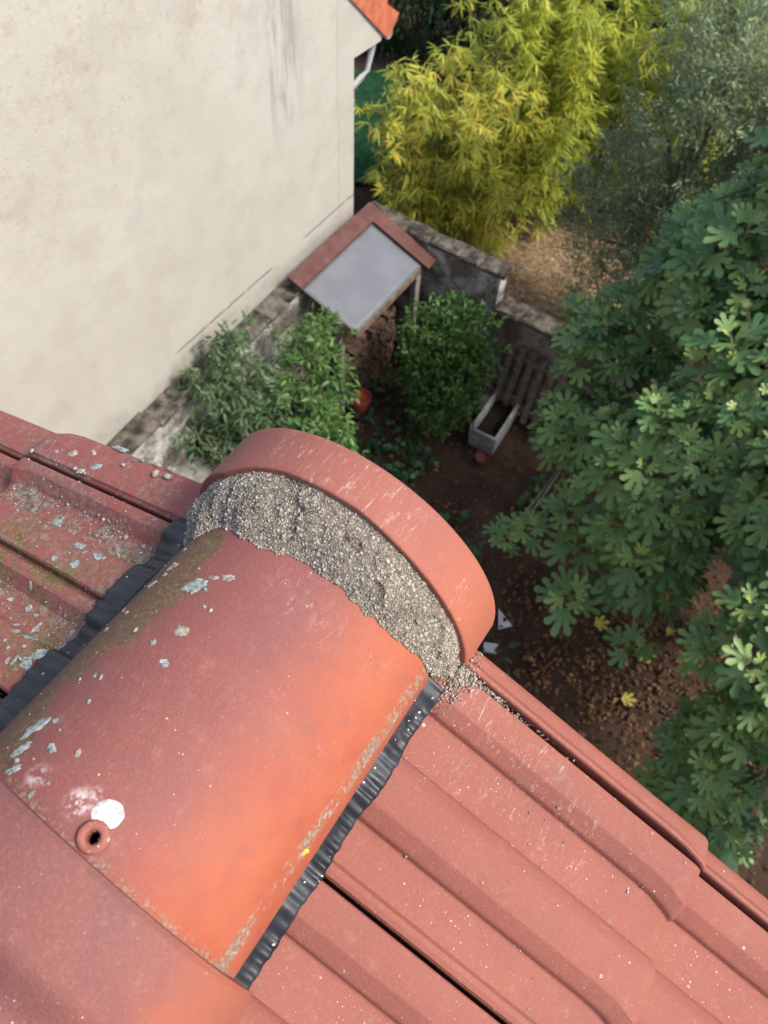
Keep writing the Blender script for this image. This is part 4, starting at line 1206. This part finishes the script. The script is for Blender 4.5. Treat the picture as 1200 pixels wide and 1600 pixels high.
# lone low sprigs
ext = np.array([(-.74, 3.74, -6.05), (-.60, 3.94, -6.0), (-.82, 3.90, -6.2), (1.62, 2.45, -6.2), (.1, 3.35, -5.75), (.75, 3.15, -5.6), (-.35, 4.2, -5.7), (-.1, 4.0, -5.9)])
pts.append(ext); dirs.append(np.tile([0, -.25, 1.0], (len(ext), 1)))
pts = np.concatenate(pts); dirs = np.concatenate(dirs)
# thin out crowding, and rosettes buried deep inside another lobe
def depth(p): return max(1 - math.sqrt(sum(((p[i] - b[i]) / b[3 + i]) ** 2 for i in range(3))) for b in FIG)
keep = []; 
order = rng.permutation(len(pts))
for i in order:
    if depth(pts[i]) > .42: continue
    if keep and np.min(np.linalg.norm(pts[keep] - pts[i], axis=1)) < .172: continue
    keep.append(i)
pts, dirs = pts[keep], dirs[keep]
tpl = [fig_leaf(s_) for s_ in range(4)]
LP, LR, LS, LY, LT = [], [], [], [], []
twigs = []
for p, d in zip(pts, dirs):
    ax = Vector(d * np.array([.7, .7, .6])) + Vector((random.gauss(0, .18), random.gauss(0, .18), .75)); ax.normalize()
    nl = random.randint(8, 11); sc = random.choice((.78, .95, 1.05, 1.18, 1.28)) * random.uniform(.92, 1.08)
    e1 = ax.orthogonal().normalized(); e2 = ax.cross(e1); a0 = random.uniform(0, 6.28)
    up = max(0, ax.z)
    yr_ = random.random() ** 2
    twigs.append((Vector(p) - ax * .30, Vector(p) + ax * .03))
    for k in range(nl):
        t = k / (nl - 1)                         # 0 young centre, 1 outer
        a = a0 + k * 2.39996
        rad_ = e1 * math.cos(a) + e2 * math.sin(a)
        el = 1.05 - 1.30 * t + random.gauss(0, .12)  # elevation of the leaf axis over the rosette plane
        yd = rad_ * math.cos(el) + ax * math.sin(el)
        zn = ax * math.cos(el) - rad_ * math.sin(el) + Vector((random.gauss(0, .15),) * 3)
        size = (.070 + .128 * min(1, t * 1.5)) * sc * random.uniform(.85, 1.12)
        pos = Vector(p) + yd * size * .36 - ax * (.10 * t)
        LP.append(pos); LR.append((yd, zn)); LS.append(size); LT.append(random.randrange(4))
        LY.append(min(1, .15 + .55 * (1 - t) ** 2 + .45 * yr_ * (1 - .6 * t)))
LP = np.array(LP); LS = np.array(LS); LT = np.array(LT); LY = np.array(LY)
LRm = frames(np.array([r[0] for r in LR]), np.array([r[1] for r in LR]))
# the leaves that show largest from the roof edge become parts of their own
def in_view(P):
    d = P - np.array(CAMP); z = d @ np.array(F); x = d @ np.array(R2) / z; y = d @ np.array(U2) / z
    return (np.abs(x) < .47) & (np.abs(y) < .64) & (z > 0), np.linalg.norm(d, axis=1)
vis, dist = in_view(LP)
facing = np.abs(np.einsum('ni,ni->n', LRm[:, :, 2], (np.array(CAMP) - LP) / dist[:, None]))
crowd = np.array([depth(p) for p in LP])
score = np.where(vis & (LS > .12), LS / dist * (.3 + facing) * (1 - np.clip(crowd, 0, .4)), 0)
solo = np.argsort(-score)[:300]
is_solo = np.zeros(len(LP), bool); is_solo[solo] = True
leaf_me = {}
for k in range(4):
    for yq in range(4):
        me = mesh('fig_leaf', tpl[k][0], tpl[k][1], M_fig)
        me.shade_smooth()
        at = me.attributes.new('young', 'FLOAT', 'POINT'); at.data.foreach_set('value', np.full(len(tpl[k][0]), (yq + .5) / 4, np.float32))
        leaf_me[k, yq] = me
for i in solo:
    o = obj('leaf', leaf_me[int(LT[i]), min(3, int(LY[i] * 4))], fig)
    m = Matrix([list(LRm[i][r] * LS[i]) + [LP[i][r] - FB[r]] for r in range(3)] + [[0, 0, 0, 1]])
    o.matrix_local = m
vv, ff, yy, oo = [], [], [], 0
for k in range(4):
    s_ = (~is_solo) & (LT == k)
    v, f = inst(tpl[k][0], tpl[k][1], LP[s_] - FB, LRm[s_], LS[s_])
    vv.append(v); ff.append(f + oo); oo += len(v); yy.append(np.repeat(LY[s_], len(tpl[k][0])))
me = mesh('fig_foliage', np.concatenate(vv), np.concatenate(ff), M_fig); me.shade_smooth()
at = me.attributes.new('young', 'FLOAT', 'POINT'); at.data.foreach_set('value', np.concatenate(yy).astype(np.float32))
obj('foliage', me, fig, kind='stuff')
mb = MB()
for a in ((0, 0), (.25, .1), (-.2, -.15)):
    mb.tube([(a[0] * .5, a[1] * .5, -.1), (a[0] * 1.5, a[1] * 1.5, .8), (a[0] * 3, a[1] * 3, 1.7)], [.10, .085, .06], 9)
obj('trunk', mb.me('fig_trunk', M_figbark, 60), fig)
mb = MB()
for b in FIG:
    e = Vector(b[:3]) - Vector(FB)
    s_ = Vector((random.uniform(-.3, .3), random.uniform(-.3, .3), random.uniform(.7, 1.7)))
    mid = (s_ + e) / 2 + Vector((0, 0, .2))
    mb.tube([s_, mid, e], [.05, .035, .022], 7)
nodes = [Vector(b[:3]) for b in FIG]
for a, b in twigs:
    c = min(nodes, key=lambda q_: (q_ - a).length)
    mb.tube([c - Vector(FB), (c + a) / 2 - Vector(FB) - Vector((0, 0, .06)), a - Vector(FB), b - Vector(FB)], [.013, .011, .009, .006], 5)
obj('branches', mb.me('fig_branches', M_figbark, 60), fig)

# ---- far hedge, lawn, dry grass
M_hedge = leaf_mat('hedge_leaf', [(0, (.012, .035, .014)), (.5, (.025, .070, .024)), (.85, (.045, .105, .032)), (1, (.09, .15, .05))], .2, .5, patch=1)
for i, (x, y, h) in enumerate([(-9.6, 13.6, 3.4), (-8.2, 13.2, 3.2), (-6.9, 13.5, 3.6), (-5.5, 13.3, 3.4), (-3.9, 13.4, 3.5), (-2.4, 13.2, 3.6), (-1.0, 13.0, 3.8), (.6, 12.6, 4.0)]):
    lab = ['dark green conifer of the far hedge, first from the left', 'dark green conifer of the far hedge beside the orange roof corner', 'dark green conifer of the far hedge between roof corner and bamboo', 'dark green conifer of the far hedge just behind the golden bamboo',
           'dark green conifer of the far hedge behind the greener bamboo', 'dark green conifer of the far hedge between the bamboo and olive tree', 'dark green conifer of the far hedge behind the olive tree', 'dark green conifer of the far hedge, last at the right'][i]
    tree('hedge_conifer', lab, 'conifer', (x, y, GZ), [(x, y, GZ + h * .45, .85, .75, h * .5), (x + .1, y, GZ + h * .75, .55, .5, h * .3)], 950, 14, simple(.3), (.08, .15), M_hedge, .08, .35, .7, .0, limbs=4)
M_lawn = plain('dark_lawn', (.020, .075, .035), .95, .3, 6, .6, .02, .1, col2=(.028, .10, .045))
rect_patch('lawn', -7.4, 10.6, 1.9, 1.7, GZ + .035, M_lawn, kind='structure')
M_grass = leaf_mat('lawn_blade', [(0, (.018, .07, .03)), (.6, (.03, .11, .045)), (1, (.05, .15, .06))], .3, .5)
def blades(name, label, cat, cx, cy, rx, ry, n, h, mat, flat=0.3, w=.07, zz=.02):
    r = np.sqrt(rng.random(n)); a = rng.random(n) * 2 * math.pi
    P = np.stack([cx + rx * r * np.cos(a), cy + ry * r * np.sin(a), np.full(n, GZ + zz)], -1)
    D = rng.normal(size=(n, 3)) * flat + np.array([0, 0, 1.0]); 
    if flat > 2: D[:, 2] = np.abs(rng.normal(size=n)) * .5
    tv, tf = simple(w)
    v, f = inst(tv, tf, P, frames(D, unit(n)), rng.uniform(h * .6, h * 1.3, n))
    obj(name, mesh(name, v, f, mat), label=label, cat=cat, kind='stuff')
blades('lawn_grass', 'short dark green lawn grass past the house corner', 'grass', -7.4, 10.6, 1.8, 1.6, 14000, .07, M_grass)
M_drysoil = plain('dry_ground', (.22, .155, .105), .95, .35, 9, .8, .03, .1, col2=(.33, .25, .17))
rect_patch('dry_ground', -2.9, 9.3, 1.55, 1.6, GZ + .035, M_drysoil, kind='structure')
M_straw = leaf_mat('dry_grass', [(0, (.20, .12, .07)), (.4, (.36, .24, .14)), (.8, (.50, .38, .24)), (1, (.58, .46, .30))], .2, .7, patch=3)
blades('dry_grass', 'tan dry grass litter beyond the grey garden wall', 'dry grass', -2.9, 9.3, 1.5, 1.55, 12000, .10, M_straw, 3, .10, .045)

# ---- leaf litter, fallen yellow leaves, ground cover
M_litter = leaf_mat('leaf_litter', [(0, (.036, .022, .013)), (.5, (.085, .045, .022)), (.8, (.16, .078, .030)), (.95, (.24, .13, .05)), (1, (.32, .24, .12))], .1, .8, patch=1.5)
n = 16000
P = np.stack([rng.uniform(-4, 3.2, n), rng.uniform(1.2, 6.3, n), np.full(n, GZ + .02)], -1)
gate = np.exp(-(((P[:, 0] - .9) / 1.3) ** 2 + ((P[:, 1] - 3.9) / 1.1) ** 2)) + .10
P = P[rng.random(n) < np.clip(gate, 0, 1)]
n = len(P); D = unit(n); D[:, 2] *= .25
tv, tf = simple(.6, .3, .3)
v, f = inst(tv, tf, P, frames(D, unit(n) * .35 + np.array([0, 0, 1.0])), rng.uniform(.025, .09, n))
obj('leaf_litter', mesh('leaf_litter', v, f, M_litter), label='brown and orange leaf litter on the soil under the fig', cat='leaf litter', kind='stuff')
M_yl = plain('yellow_leaf', (.30, .27, .06), .7, .2, 30, .2, .01)
for (x, y, s_, lab) in [(.447, 4.213, .17, 'pale yellow fallen leaf on the brown soil, nearest the ridge end'), (.993, 4.271, .21, 'lobed yellow-green fallen leaf standing out on the brown litter'), (1.066, 3.597, .15, 'curled yellow fallen leaf on the litter, closest to the verge'), (1.15, 4.62, .10, 'small bright yellow fallen leaf at the edge of the fig shade')]:
    me = mesh('fallen_leaf', tpl[0][0], tpl[0][1], M_yl)
    o = obj('fallen_leaf', me, label=lab, cat='leaf', loc=(x, y, GZ + .05)); o.scale = (s_,) * 3; o.rotation_euler = (.2, .15, random.uniform(0, 6))
M_ivy = leaf_mat('ground_cover_leaf', [(0, (.012, .040, .018)), (.5, (.022, .070, .028)), (.85, (.040, .105, .035)), (1, (.12, .20, .05))], .2, .45, patch=2)
n = 5200
P = np.stack([rng.uniform(-3.9, -.1, n), rng.uniform(2.8, 6.3, n), np.full(n, GZ + .06)], -1)
g = vnoise(P * np.array([1, 1, 0]), 1.5)
near = np.maximum(np.exp(-(((P[:, 0] + 1.9) / .9) ** 2 + ((P[:, 1] - 5.0) / .5) ** 2)), np.exp(-(((P[:, 0] + 1.3) / .4) ** 2 + ((P[:, 1] - 5.9) / .6) ** 2)))
near = np.maximum(near, .5 * np.exp(-(((P[:, 0] + .9) / .5) ** 2 + ((P[:, 1] - 4.2) / .6) ** 2)))
P = P[(g > .50) & (rng.random(n) < near + .12)]
n = len(P); P[:, 2] += rng.random(n) * .10
D = unit(n); D[:, 2] *= .2
v, f = inst(*simple(.95, .15, .2), P, frames(D, unit(n) * .3 + np.array([0, 0, 1.0])), rng.uniform(.06, .13, n))
obj('ground_cover', mesh('ground_cover', v, f, M_ivy), label='dark green ivy-like ground cover on the shaded soil', cat='ground cover', kind='stuff')
